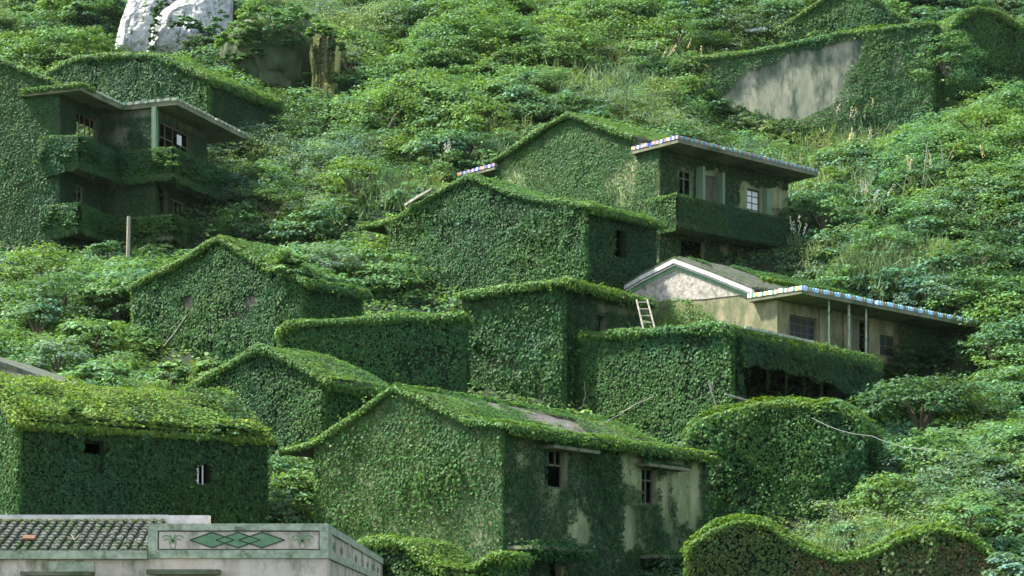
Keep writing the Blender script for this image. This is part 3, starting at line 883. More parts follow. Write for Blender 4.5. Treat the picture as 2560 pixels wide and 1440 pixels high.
# rough cast pink gable panel, 3 cm proud
gp = gpoly(H, [(1568,744),(1615,712),(1693,668),(1785,700),(1866,728),(1866,736),(1760,748),(1700,751),(1640,754),(1590,756)])
b = MB(); pts = [at(u, -0.03, z) for u, z in gp]; b.prism(pts, [p + H.r * 0.027 for p in pts]); b.build("gable_panel", "plaster_pink", H.root)
def strip(pa, pb, w_, d0, d1, material, name, drop=0.0):
    mb = MB()
    for (ua, za), (ub, zb_) in zip(pa[:-1], pa[1:]):
        q = [at(ua, d0, za - drop - w_), at(ub, d0, zb_ - drop - w_), at(ub, d0, zb_ - drop), at(ua, d0, za - drop)]
        mb.prism(q, [p + H.r * (d1 - d0) for p in q])
    return mb.build(name, material, H.root)
strip(gl, None, 0.17, -0.22, -0.05, "white_paint", "barge_board", -0.05)
strip(gl, None, 0.06, -0.16, -0.05, "white_paint", "moulding", 0.15)
strip(gl, None, 0.16, -0.055, -0.034, "green_paint", "green_band", 0.21)
mb = MB()
for (ua, za), (ub, zb_) in zip(gl[:-1], gl[1:]):
    q = [at(ua, -0.2, za + .06), at(ub, -0.2, zb_ + .06), at(ub, Lh, zb_ + .06), at(ua, Lh, za + .06)]
    mb.prism(q, [p + UP * 0.1 for p in q])
    n = 46
    for k in range(n):
        w = 0.1 + (Lh - .3) * k / n
        mb.box(at(ua, w, za + .161), at(ub, w, zb_ + .161) - at(ua, w, za + .161), H.r * 0.12, UP * 0.05)
mb.build("roof", "tile_grey", H.root)
# porch roof: flat slab running along the long wall and lapping the gable corner
ov = 1.55
mb = MB()
zs = zE + 0.02
u_in = uR - 0.1
plan = [(u_in, -0.35), (ov, -0.35), (ov, Lh + .4), (u_in, Lh + .4)]
mb.prism([at(u, w, zs) for u, w in plan], [at(u, w, zs + .16) for u, w in plan])
mb.build("porch_slab", "cement_dark", H.root)
B_l = 0
tcols = [(0.16, 0.36, 0.62), (0.75, 0.33, 0.08), (0.10, 0.27, 0.14), (0.72, 0.74, 0.70)]
mb = MB()
def tile_row(A, B, n, cols, out, hh=0.15):
    A, B = np.asarray(A), np.asarray(B); e = (B - A) / n
    for k in range(n):
        p = A + e * k
        c = cols[k % len(cols)]
        v = random.uniform(.8, 1.1); c = tuple(min(1, q * v) for q in c)
        # half round cap tile: six sided arch
        if random.random() < .02: continue
        if random.random() < .12: c = tuple(q * .45 + .03 for q in c)
        p = p + UP * random.uniform(-.02, .012)
        w = np.linalg.norm(e) * random.uniform(.88, .97); ed = e / np.linalg.norm(e)
        ring = [p + ed * w * (0.5 - 0.5 * math.cos(math.pi * j / 6)) + UP * (hh * (0.55 + 0.45 * math.sin(math.pi * j / 6))) for j in range(7)]
        ring = [p] + ring + [p + ed * w]
        mb.prism(ring, [q + out * 0.35 for q in ring], c)
W_, O_, G_, B_ = (0.74, 0.76, 0.72), (0.72, 0.33, 0.09), (0.08, 0.26, 0.15), (0.25, 0.50, 0.72)
tile_row(at(u_in, -0.38, zs + .163), at(ov + .02, -0.38, zs + .163), 26, [W_, W_, G_, W_, O_], H.r, 0.17)
tile_row(at(ov + .02, -0.36, zs + .163), at(ov + .02, Lh + .4, zs + .163), 74, [B_, B_, (0.3,0.14,.06), G_], -H.g, 0.18)
mb.build("eave_tiles", "tint", H.root)
for x in (2072, 2122, 2165):
    w, _ = H.W(x, 800, ov - .3)
    mb = MB(); mb.tube([at(ov - .3, w, zb), at(ov - .3, w, zs)], 0.045 if x != 2122 else 0.055); mb.build("post", "cement", H.root)
for x0, x1, m in ((1938, 1952, "plaster_tan"), (2045, 2062, "plaster_tan"), (2105, 2125, "plaster_tan")):
    a, _ = H.W(x0, 800); c, _ = H.W(x1, 800)
    mb = MB(); mb.box(at(0.002, a, zb), H.g * 0.1, H.r * (c - a), UP * (zE - .02 - zb)); mb.build("pilaster", m, H.root)
window(H, wo, 4, 4, 0.05, "wood_dark", glass="glass", label="window with sixteen small dark panes")
window(H, wo2, 2, 2, 0.05, "wood_dark", glass="glass")
mb = MB(); mb.box(at(-0.12, dr[0], zb), H.g * 0.04, H.r * (dr[1] - dr[0]) * .55, UP * (dr[3] - zb)); mb.build("door", "wood_dark", H.root)
# ivy mound climbing the gable
im = gpoly(H, [(1610,860),(1628,790),(1645,762),(1680,748),(1720,746),(1760,762),(1790,785),(1815,815),(1850,860)])
ivy_poly(H.ivy, at(0, -0.05, 0), H.g, UP, im, -H.r, 260, 0.13, 'ivy_lt', bulge=0.35)
for (x, y) in ((2205,925),(2235,915),(2265,905),(2300,900),(2335,885),(2360,865),(2250,880),(2310,870)):
    w, z = H.W(x, y, .9); bush_leaves(H.ivy, at(.9, w, z - .3), 0.62, 'ivy_dk', 14, 22, 0.14)
a_ = H.W(2185, 850)[0]
ivy_poly(H.ivy, at(0, 0, 0), H.r, UP, [(a_, zb), (Lh, zb), (Lh, zE), (a_ + 1.5, zE)], H.g, 170, .14, 'ivy_dk', holes=[(.3, [(wo2[0], wo2[2]), (wo2[1], wo2[2]), (wo2[1], wo2[3]), (wo2[0], wo2[3])])], bulge=.2)
for (ua, za), (ub, zb_) in list(zip(gl[:-1], gl[1:]))[2:]:
    d2 = at(ub, 0, zb_) - at(ua, 0, za); ln = float(np.linalg.norm(d2)); e = d2 / ln; nn = np.cross(H.r, e); nn = nn if nn[2] > 0 else -nn
    ivy_poly(H.ivy, at(ua, 0, za + .14), e, H.r, [(0, .5), (ln, .5), (ln, Lh), (0, Lh)], nn, 170, .14, 'ivy', bulge=.2, keep=lambda p: noise(p, 1.8, 61) + .1 * ((p - H.C) @ H.r) > .62)
for (x, y) in ((1905,690),(1950,700),(2000,706),(2040,712)):
    w, z = H.W(x, y, uR); ivy_edge(H.ivy, at(uR, w, z - .1), at(uR, w + 2, z - .1), 0.14, 120, 0.14, 'ivy_lt')
H.footprint(uL, ov, 0, Lh)
H.finish()
CLEAR.append(([(1535,738),(1693,646),(1885,722),(2030,716),(2380,825),(2350,850),(2250,870),(2170,895),(1940,845),(1780,825),(1590,830)], 79))
CLEAR.append(([(2050,715),(2390,815),(2385,862),(2290,905),(2170,900),(2050,850)], 92))
HP = H

def stem(H, pts, r=.022, name="vine_stem", material="dead_wood"):
    mb = MB(); q = []
    for A, B in zip(pts[:-1], pts[1:]):
        for k in range(4): q.append((A[0] + (B[0] - A[0]) * k / 4, A[1] + (B[1] - A[1]) * k / 4))
    q.append(pts[-1])
    w = [H.at(*(lambda g_: (g_[0], -.13 - .05 * random.random(), g_[1]))(H.G(x + random.uniform(-2, 2), y))) for x, y in q]
    mb.tube(w, [r * (1.2 - .7 * k / len(w)) for k in range(len(w))], 5); return mb.build(name, material, H.root)
stem(HT, [(1402,1005),(1398,960),(1405,920),(1400,892)]); stem(HT, [(1462,1018),(1470,985),(1466,955)]); stem(HT, [(1560,1032),(1600,1010),(1640,992)], .016)
stem(HS, [(1322,892),(1338,876),(1352,862),(1356,850)]); stem(HS, [(1288,768),(1290,752)], .02)
stem(H5, [(378,938),(392,900),(430,850),(462,806),(478,788)], .03)
# ---- balcony house, upper right
H = House(1648, 372, 94, 48, "balcony_house", "ivy covered gabled house with a leafy balcony and one white paned window, upper right", "house", foot=14.5)
H.ivd, H.ivs = 190, 0.15
gl = gpoly(H, [(1240,410),(1300,372),(1370,325),(1430,292),(1480,312),(1540,334),(1592,352)])
uR = gl[-1][0]; zE = H.C[2] - 0.05
uL = H.G(1245, 430)[0]; zb = H.zb; at = H.at
Lh = H.W(1968, 470)[0]
o1 = opening(H, 1697, 425, 1731, 488); o2 = opening(H, 1757, 440, 1788, 503); o3 = opening(H, 1868, 474, 1901, 540)
l1 = opening(H, 1700, 600, 1760, 700); l2 = opening(H, 1848, 655, 1884, 720)
prof = [(uL, topz(gl, uL))] + [q for q in gl if q[0] > uL] + [(0.0, zE)]
b = MB()
b.face([at(u, 0, z) for u, z in prof] + [at(0, 0, zb), at(uL, 0, zb)])
b.face([at(u, Lh, z) for u, z in prof] + [at(0, Lh, zb), at(uL, Lh, zb)])
b.face([at(uL, 0, zb), at(uL, Lh, zb), at(uL, Lh, prof[0][1]), at(uL, 0, prof[0][1])])
wall_grid(b, at, 0, Lh, zb, zE, [o1, o2, o3, l1, l2])
b.build("wall", "plaster_green", H.root)
mb = MB()
for (ua, za), (ub, zb_) in zip(gl[:-1], gl[1:]):
    q = [at(ua, -.2, za + .003), at(ub, -.2, zb_ + .003), at(ub, Lh + .3, zb_ + .003), at(ua, Lh + .3, za + .003)]
    mb.prism(q, [p + UP * .16 for p in q])
mb.build("roof", "tile_grey", H.root)
ov = 1.5; zs = zE + .02
mb = MB(); plan = [(uR - .05, -.3), (ov, -.3), (ov, Lh + .6), (uR - .05, Lh + .6)]
mb.prism([at(u, w, zs) for u, w in plan], [at(u, w, zs + .18) for u, w in plan])
uW = H.G(1125, 420)[0]
plan = [(uW, -.3), (uL + .1, -.3), (uL + .1, 3), (uW, 3)]
zw = H.G(1240, 418)[1]
mb.prism([at(u, w, zw - .2) for u, w in plan], [at(u, w, zw - .04) for u, w in plan])
mb.build("eave_slab", "cement_dark", H.root)
mb = MB()
R_, P_, BL, OR = (0.50, 0.13, 0.07), (0.50, 0.32, 0.42), (0.10, 0.14, 0.42), (0.70, 0.36, 0.10)
tile_row(at(uR - .05, -.33, zs + .183), at(ov + .02, -.33, zs + .183), 24, [OR, P_, BL, W_, BL, P_], H.r, 0.17)
tile_row(at(ov + .02, -.3, zs + .183), at(ov + .02, Lh + .6, zs + .183), 60, [(.22,.06,.04), G_, (.05, .07, .2), G_], -H.g, 0.17)
mb.build("eave_tiles", "tint", H.root); mb = MB()
tile_row(at(uW, -.33, zw - .036), at(uL + .1, -.33, zw - .036), 24, [OR, P_, BL, W_, BL, P_], H.r, 0.17)
mb.build("eave_tiles", "tint", H.root)
# balcony: slab and parapet, wrapped round the gable corner
yb = H.W(1700, 575)[1]; zt = H.W(1693, 488, ov - .1)[1]; zf = H.W(1690, 560, ov - .1)[1]
bo = ov - .1
mb = MB(); mb.box(at(0.003, -.25, zf - .02), H.g * (bo - .003), H.r * (Lh + 1.8), UP * .18); mb.build("balcony_slab", "cement_dark", H.root)
mb = MB()
mb.box(at(bo - .15, -.25, zf + .16), H.g * .15, H.r * (Lh + 1.8), UP * (zt - zf - .2))
mb.box(at(0.003, -.25, zf + .16), H.g * (bo - .153), H.r * .15, UP * (zt - zf - .2)); par = mb.build("balcony_parapet", "vine_mat", H.root)
ivy_poly(H.ivy, at(bo, -.25, 0), H.r, UP, [(0, zf - .15), (Lh + 1.8, zf - .1), (Lh + 1.8, zt), (0, zt)], H.g, 210, .15, 'ivy_dk', bulge=.2)
ivy_poly(H.ivy, at(0, -.27, 0), H.g, UP, [(-.6, zf - .3), (bo, zf - .3), (bo, zt), (-.2, zt)], -H.r, 210, .15, 'ivy', bulge=.22)
ivy_edge(H.ivy, at(-.4, -.3, zt), at(bo, -.3, zt + .02), .16, 150, .15, 'ivy_lt')
ivy_edge(H.ivy, at(bo - .05, -.3, zt), at(bo - .05, Lh * .45, zt - .02), .12, 90, .14, 'ivy')
ivy_poly(H.ivy, at(0, 0, 0), H.g, UP, prof + [(0, zb), (uL, zb)], -H.r, 200, .15, 'ivy', bulge=.14)
hs = [(0.2, [(o[0], o[2]), (o[1], o[2]), (o[1], o[3]), (o[0], o[3])]) for o in (o1, o2, o3, l1, l2)]
hs += [(0.5, wpoly(H, [(1740,420),(1800,430),(1810,520),(1735,500)])), (0.4, wpoly(H, [(1850,455),(1990,480),(1990,580),(1850,545)])), (0.7, wpoly(H, [(1790,600),(1900,630),(1890,720),(1830,690)]))]
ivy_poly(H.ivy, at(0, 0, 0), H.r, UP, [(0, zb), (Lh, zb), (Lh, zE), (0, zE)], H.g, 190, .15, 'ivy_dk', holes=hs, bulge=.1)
for (ua, za), (ub, zb_) in zip(gl[:-1], gl[1:]):
    ivy_edge(H.ivy, at(ua, -.22, za + .1), at(ub, -.22, zb_ + .1), .24, 240, .15, 'ivy_lt', nrm=UP - H.r)
    d2 = at(ub, 0, zb_) - at(ua, 0, za); ln = float(np.linalg.norm(d2)); e = d2 / ln; nn = np.cross(H.r, e); nn = nn if nn[2] > 0 else -nn
    ivy_poly(H.ivy, at(ua, 0, za + .16), e, H.r, [(0, 0), (ln, 0), (ln, Lh), (0, Lh)], nn, 130, .15, 'ivy_lt')
ivy_edge(H.ivy, at(uL, -.05, zb), at(uL, -.05, prof[0][1]), .18, 150, .15, 'ivy')
window(H, o1, 2, 3, .06, "wood_green", pane_skip=((0,1),(1,1)), label="window with most of its bars gone")
f = window(H, o3, 2, 4, .07, "wood_dark", label="window with white panes behind dark bars", glass="sheet")
def leafed(o, x0, x1, y0, y1, name, material, uoff=0.06, lean=0.0):
    a, zt_ = H.W(x0, y0); c, _ = H.W(x1, y0); z0 = H.W((x0 + x1) / 2, y1)[1]
    mb = MB(); mb.box(at(0.003, a, z0), H.g * uoff, H.r * (c - a), UP * (zt_ - z0)); return mb.build(name, material, H.root)
leafed(0, 1738, 1744, 420, 503, "shutter", "wood_green", .5)
leafed(0, 1788, 1793, 435, 515, "shutter", "wood_green", .5)
leafed(0, 1906, 1918, 474, 548, "shutter", "wood_green", .3)
mb = MB(); mb.box(at(-0.14, o2[0], o2[2]), H.g * .04, H.r * (o2[1] - o2[0]), UP * (o2[3] - o2[2])); mb.build("door", "wood_dark", H.root)
a, z1 = H.W(1856, 668); c, _ = H.W(1878, 668); z0 = H.W(1866, 692)[1]
mb = MB()
for k in range(3):
    mb.box(at(0.05 + .03 * k, a + (c - a) * k / 3, z0 - .1 * (k == 1)), H.g * .04, H.r * ((c - a) / 3 - .06), UP * (z1 - z0 - .12 * k))
mb.build("door_panel", "sheet", H.root)
H.footprint(uL, ov, 0, Lh)
H.finish()
CLEAR.append(([(1130,415),(1245,405),(1430,290),(1600,350),(1690,338),(2035,440),(1980,470),(1975,560),(2025,590),(2005,640),(1880,690),(1700,650),(1640,550),(1480,510),(1372,500),(1260,440)], 93))
# ---- stepped house with two balconies, upper left
H = House(150, 238, 96, 20, "balcony_house", "tall stepped ivy covered house with two leafy balconies and a canopy, upper left", "house", foot=16.5)
H.ivd, H.ivs = 190, 0.15
at = H.at; zb = H.zb
wa = H.W(252, 300)[0]
bw = H.G(386, 300, wa)[0]
wc = H.W(517, 300, bw)[0]
zE = H.C[2]
uL = H.G(-330, 150)[0]
gl = gpoly(H, [(-330,70),(-150,110),(0,158),(70,185),(135,212),(150,222)])
ztop = zE + 0.1
b = MB()
b.face([at(u, 0, z) for u, z in gl] + [at(0, 0, zb), at(uL, 0, zb)])
b.face([at(uL, 0, zb), at(uL, wc, zb), at(uL, wc, gl[0][1]), at(uL, 0, gl[0][1])])
o1 = opening(H, 190, 288, 243, 352); o1b = opening(H, 186, 462, 210, 520)
wall_grid(b, at, 0, wa, zb, ztop, [o1, o1b])
b.face([at(0, wa, zb), at(bw, wa, zb), at(bw, wa, ztop), at(0, wa, ztop)])
def atc(u, w, z): return at(u + bw, w, z)
def openc(x0, y0, x1, y1):
    w0 = H.W(x0, y0, bw)[0]; w1 = H.W(x1, y0, bw)[0]; xm = (x0 + x1) / 2
    return (w0, w1, H.W(xm, y1, bw)[1], H.W(xm, y0, bw)[1])
o2 = openc(398, 318, 475, 392); o2b = openc(428, 500, 462, 562); o2c = openc(395, 470, 418, 560)
wall_grid(b, atc, wa, wc, zb, ztop, [o2, o2b, o2c])
b.face([at(bw, wc, zb), at(uL, wc, zb), at(uL, wc, ztop), at(bw, wc, ztop)])
b.build("wall", "plaster_shaded", H.root)
mb = MB()
for (ua, za), (ub, zb_) in zip(gl[:-1], gl[1:]):
    q = [at(ua, -.2, za + .003), at(ub, -.2, zb_ + .003), at(ub, wc, zb_ + .003), at(ua, wc, za + .003)]
    mb.prism(q, [p + UP * .15 for p in q])
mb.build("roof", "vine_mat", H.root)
o = 1.35
xi = H.W(306, 255, o)[0]
CV = [(-2.0, -.35), (o, -.35), (o, xi), (bw + o, xi), (bw + o, wc + 1.9)]     # the stepped outline in plan (u, w)
CI = [(-2.0, 0.0), (0.0, 0.0), (0.0, wa), (bw, wa), (bw, wc + 1.5)]
zs = zE + .02
mb = MB()
poly = [(-2.0, -.35), (o, -.35), (o, xi), (o, wc + 1.9), (-2.0, wc + 1.9)]
mb.prism([at(u, w, zs) for u, w in poly], [at(u, w, zs + .22) for u, w in poly])
poly = [(o + .002, xi), (bw + o, xi), (bw + o, wc + 1.9), (o + .002, wc + 1.9)]
mb.prism([at(u, w, zs) for u, w in poly], [at(u, w, zs + .22) for u, w in poly])
mb.build("canopy", "cement_dark", H.root)
mb = MB()
LG, DG, CR = (0.22, 0.30, 0.19), (0.05, 0.13, 0.08), (0.34, 0.30, 0.18)
tile_row(at(o + .02, -.3, zs + .223), at(o + .02, xi - .02, zs + .223), 34, [LG, DG], -H.g, .13)
tile_row(at(o + .02, xi - .03, zs + .223), at(bw + o + .02, xi - .03, zs + .223), 22, [LG, DG, CR], H.r, .15)
tile_row(at(bw + o + .02, xi, zs + .223), at(bw + o + .02, wc + 1.9, zs + .223), 48, [LG, DG, CR], -H.g, .13)
mb.build("eave_tiles", "tint", H.root)
iv = H.ivy
ivy_edge(iv, at(-1.9, -.35, zs + .25), at(o, -.35, zs + .25), .2, 190, .15, 'ivy_lt')
ivy_edge(iv, at(o, -.3, zs + .3), at(o, .9, zs + .3), .16, 130, .15, 'ivy_lt')
for k, ((x, yt), yb_) in enumerate((((232, 352), 438), ((228, 520), 596))):
    zt = H.W(x, yt, o)[1]; z0 = H.W(x, yb_, o)[1] + .25
    mb = MB()
    poly = [(0.003, -.3), (o - .1, -.3), (o - .1, xi - .2), (0.003, xi - .2)]
    mb.prism([at(u, w, z0) for u, w in poly], [at(u, w, z0 + .18) for u, w in poly])
    poly = [(0.4, xi - .197), (bw + o - .1, xi - .197), (bw + o - .1, wc + 2.6), (bw + 0.003, wc + 2.6), (bw + .003, wa - .003), (0.4, wa - .003)]
    mb.prism([at(u, w, z0) for u, w in poly], [at(u, w, z0 + .18) for u, w in poly])
    mb.build("balcony_slab", "cement_dark", H.root)
    mb = MB(); t = .14; zz = z0 + .182; hh = zt - zz - .05; oo = o - .1
    mb.box(at(-.6, -.3, zz), H.g * (oo + .6), H.r * t, UP * hh)
    mb.box(at(oo - t, -.3 + t, zz), H.g * t, H.r * (xi - .2 + .3 - t), UP * hh)
    mb.box(at(oo + .002, xi - .2, zz), H.g * (bw - .002), H.r * t, UP * hh)
    mb.box(at(bw + oo - t, xi - .2 + t, zz), H.g * t, H.r * (wc + 2.6 - xi + .2 - t), UP * hh)
    mb.build("balcony_parapet", "vine_mat", H.root)
    lo = z0 - .2
    ivy_poly(iv, at(0, -.32, 0), H.g, UP, [(-1.1, lo - .3), (oo, lo), (oo, zt), (-.8, zt)], -H.r, 210, .15, 'ivy', bulge=.22)
    ivy_poly(iv, at(oo, -.3, 0), H.r, UP, [(0, lo), (xi + .1, lo + .1), (xi + .1, zt - .1), (0, zt)], H.g, 210, .15, 'ivy', bulge=.2)
    ivy_poly(iv, at(0, xi - .22, 0), H.g, UP, [(oo, lo), (bw + oo, lo), (bw + oo, zt), (oo, zt)], -H.r, 210, .15, 'ivy', bulge=.16)
    ivy_poly(iv, at(bw + oo, xi - .2, 0), H.r, UP, [(0, lo), (wc + 2.2 - xi, lo), (wc + 2.2 - xi, zt), (0, zt)], H.g, 210, .15, 'ivy', bulge=.2)
    ivy_edge(iv, at(-.9, -.3, zt), at(oo, -.3, zt), .17, 150, .15, 'ivy_lt')
    ivy_edge(iv, at(oo, -.3, zt), at(oo, xi - .6, zt - .02), .13, 120, .15, 'ivy')
    zm = (lo + zt) / 2 + .1       # swelling cushions of leaves on the parapets
    for (pa, pb, nn_, kd) in ((at(-.9, -.3, zm), at(oo, -.3, zm), -H.r, 'ivy'), (at(oo, -.3, zm), at(oo, xi - .2, zm), H.g, 'ivy'),
                              (at(oo, xi - .2, zm), at(bw + oo, xi - .2, zm), -H.r, 'ivy_lt'), (at(bw + oo, xi - .2, zm), at(bw + oo, wc + 2.6, zm), H.g, 'ivy')):
        for q_ in range(int(np.linalg.norm(pb - pa) / .5) + 1):
            c_ = pa + (pb - pa) * random.random() + UP * random.uniform(-.35, .25) + nn_ * .05
            bush_leaves(iv, c_, random.uniform(.26, .42), kd, 12, 18, .12, 1.0, low=-.9)
    strands(iv, at(oo, -.3, lo), at(oo, xi, lo), H.g, 1.2, .12, 'ivy_dk', .7); strands(iv, at(bw + oo, xi, lo), at(bw + oo, wc + 2, lo), H.g, 1.2, .12, 'ivy_dk', .7)
    if k == 0: ivy_edge(iv, at(oo, xi - .2, zt), at(bw + oo, xi - .2, zt), .1, 100, .14, 'ivy_lt')
    else:
        mb = MB(); mb.box(at(oo + .1, xi - .22, zt - .045), H.g * (bw - .1), H.r * .18, UP * .06); mb.build("coping", "plaster_pink", H.root)
    ivy_edge(iv, at(bw + oo, xi - .2, zt), at(bw + oo, wc + 2.6, zt), .12, 110, .14, 'ivy')
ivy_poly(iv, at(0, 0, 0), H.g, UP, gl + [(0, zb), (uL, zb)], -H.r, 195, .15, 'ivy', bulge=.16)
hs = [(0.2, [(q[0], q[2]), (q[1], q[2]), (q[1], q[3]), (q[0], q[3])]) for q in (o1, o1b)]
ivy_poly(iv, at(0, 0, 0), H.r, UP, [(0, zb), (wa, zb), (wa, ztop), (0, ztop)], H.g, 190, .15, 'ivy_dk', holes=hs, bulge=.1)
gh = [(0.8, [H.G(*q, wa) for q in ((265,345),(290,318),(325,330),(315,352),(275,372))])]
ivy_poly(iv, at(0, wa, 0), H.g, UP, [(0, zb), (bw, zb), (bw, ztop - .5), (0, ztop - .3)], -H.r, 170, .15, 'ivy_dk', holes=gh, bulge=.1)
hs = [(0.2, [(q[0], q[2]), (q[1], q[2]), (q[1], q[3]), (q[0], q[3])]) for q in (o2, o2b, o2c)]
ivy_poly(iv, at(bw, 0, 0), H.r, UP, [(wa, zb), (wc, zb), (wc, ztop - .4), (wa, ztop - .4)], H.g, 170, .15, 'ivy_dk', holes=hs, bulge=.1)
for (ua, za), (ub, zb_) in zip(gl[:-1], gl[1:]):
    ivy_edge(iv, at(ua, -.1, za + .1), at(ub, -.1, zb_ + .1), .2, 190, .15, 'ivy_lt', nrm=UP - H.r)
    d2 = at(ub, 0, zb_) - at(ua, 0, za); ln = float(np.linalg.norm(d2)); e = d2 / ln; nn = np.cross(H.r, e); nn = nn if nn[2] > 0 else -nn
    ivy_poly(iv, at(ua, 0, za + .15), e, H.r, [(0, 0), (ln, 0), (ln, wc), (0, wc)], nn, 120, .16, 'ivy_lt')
window(H, o1, 4, 1, .08, "wood_dark", label="dark window split by thin uprights")
window(H, o1b, 2, 1, .07, "wood_green")
C0 = H.C.copy(); H.C = H.C + H.g * bw
window(H, o2, 4, 2, .08, "wood_dark", pane_skip=((2,1),), label="wide window with one white torn pane")
mb = MB(); a = o2[0] + (o2[1] - o2[0]) * .62
mb.box(H.at(-.1, a, o2[3] - .75), H.g * .02, H.r * .45, UP * .5); mb.build("torn_sheet", "sheet", H.root)
window(H, o2b, 3, 1, .07, "wood_green")
H.C = C0
mb = MB(); mb.box(at(bw - .02, wa - .25, zb), H.g * .24, H.r * .24, UP * (zs - zb)) if False else mb.box(at(bw - .02, wa - .25, H.W(232, 400, o)[1]), H.g * .24, H.r * .24, UP * (zs - H.W(232, 400, o)[1])); mb.build("corner_post", "wood_green", H.root)
H.footprint(uL, bw + o, 0, wc)
H.finish()
CLEAR.append(([(0,160),(135,210),(225,213),(305,256),(430,243),(595,325),(520,345),(520,395),(582,455),(580,490),(510,510),(505,570),(530,610),(480,630),(350,620),(150,600),(0,610)], 95))

# ---- hipped ivy house behind it
H = House(522, 196, 108, 31, "ivy_house", "low ivy covered house under the white boulder, behind the stepped balcony house", "house", foot=24.5)
H.ivd, H.ivs = 170, .18
line = gpoly(H, [(120,190),(160,165),(200,147),(260,140),(330,139),(395,140),(440,158),(522,192)]) + [(.3, H.C[2] - .1)]
ho = opening(H, 578, 228, 592, 248)
gable_house(H, line, H.W(690, 250)[0], openings=[ho], wallkind='ivy_dk', bulge=.3, edge_rad=.28)
H.finish()
CLEAR.append(([(125,185),(200,145),(395,138),(522,190),(680,245),(600,300),(510,290),(300,250),(225,212)], 107))

# ---- house at the top right, with the bare plastered retaining wall in front of it
H = House(2330, 118, 128, 30, "ivy_house", "ivy covered gabled house just above the stained bare wall", "house", foot=30)
H.ivd, H.ivs = 160, .18
line = gpoly(H, [(1930,84),(1985,50),(2050,5),(2120,-42),(2190,0),(2240,34),(2330,80)])
gable_house(H, line, 8, bulge=.2, edge_rad=.24)
mb = MB()
u0, z0 = H.G(1848, 92); u1, _ = H.G(1918, 92)
mb.box(H.at(u0, -.3, z0), H.g * (u1 - u0), H.r * 2.5, UP * .12); mb.build("eave_slab", "cement_dark", H.root)
mb = MB(); tile_row(H.at(u0, -.33, z0 + .123), H.at(u1, -.33, z0 + .123), 16, [W_, (.5, .62, .72), (.45, .58, .7), W_], H.r, .2); mb.build("eave_tiles", "tint", H.root)
H.finish()
CLEAR.append(([(1848,75),(1918,75),(1985,45),(2120,-40),(2260,40),(2330,62),(2330,120),(1850,140)], 127))

H = House(2335, 62, 120, 26, "retaining_wall", "stained grey plaster wall framed by creeper, below the upper right gable", "wall", foot=26.5)
H.ivd, H.ivs = 175, .165
line = gpoly(H, [(1722,160),(1740,148),(1830,138),(1900,128),(1990,108),(2060,96),(2100,86),(2200,74),(2335,58)])
patch = gpoly(H, [(1786,345),(1790,280),(1815,230),(1850,196),(1900,165),(1980,138),(2060,118),(2120,104),(2160,104),(2155,150),(2125,185),(2110,230),(2095,262),(2040,285),(1990,300),(1930,300),(1900,280),(1870,290),(1838,330),(1815,350)])
gable_house(H, line, 2.2, wallmat="plaster_grey", gable_holes=[(.55, patch)], bulge=.3, edge_rad=.26, ivy_wall=True)
H.finish()
CLEAR.append(([(1722,155),(1900,126),(2100,84),(2330,58),(2335,180),(2230,230),(2080,320),(1790,335),(1750,250)], 119))

# ---- roof mound, far upper right
H = House(2690, 145, 128, -22, "ivy_house", "ivy smothered house with a rounded bright roof edge, farthest up at the right corner", "house", foot=29)
H.ivd, H.ivs = 150, .18
line = gpoly(H, [(2350,110),(2372,72),(2398,40),(2440,22),(2490,34),(2560,76),(2620,108),(2690,144)])
gable_house(H, line, 9, bulge=.3, edge_rad=.35, ivy_wall=False)
H.finish()
CLEAR.append(([(2335,40),(2430,8),(2560,65),(2560,150),(2470,130),(2380,90)], 125))

# ---- plaster gable end at the left edge
H = House(168, 972, 62, 15, "plaster_house", "small bare plaster house with a dark mossy roof slope at the left edge", "house", foot=5)
H.ivk = 'ivy'
line = gpoly(H, [(-420,1030),(-130,870),(0,915),(80,944),(168,974)]) + [(.15, H.C[2] - .02)]
L = 5
gable_house(H, line, L, uL=H.G(-400, 990)[0], rt=.16, wallmat="plaster_pale", roofmat="tile_grey", ivy=False)
ivy_edge(H.ivy, H.at(.4, 0, H.C[2] + .1), H.at(.4, L * .5, H.C[2] + .1), .14, 120, .13, 'ivy_lt')
H.finish()
CLEAR.append(([(0,905),(165,965),(0,965)], 64))

# ================================================================== the decorated roof in front
d0 = 36.0
def Q(px, py, d=d0): return P(px, py, d)
root = empty("roof_terrace_house", (Q(400, 1400)[0], d0, -3), "pale plaster house with mossy tiled roof and painted parapet, lower left foreground", "house")
X = lambda px: (px - CX) / F * d0
Zp = lambda py: (YH - py) / F * d0
FW = np.array([0, 1.0, 0]); RT = np.array([1.0, 0, 0])
bk = d0 + 16.5
mb = MB()
def vbox(x0, x1, y0, y1, z0, z1, m=mb, col=None): m.box((x0, y0, z0), RT * (x1 - x0), FW * (y1 - y0), UP * (z1 - z0), col)
vbox(X(-260), X(371), d0 + .02, d0 + 6, -3, Zp(1398)); vbox(X(371) + .002, X(818), d0 + .015, bk, -3, Zp(1396))
mb.build("wall", "plaster_pale", root)
mb = MB(); vbox(X(-260), X(370), d0 - .10, d0 + .3, Zp(1397.5), Zp(1377), mb); mb.build("gutter", "cement", root)
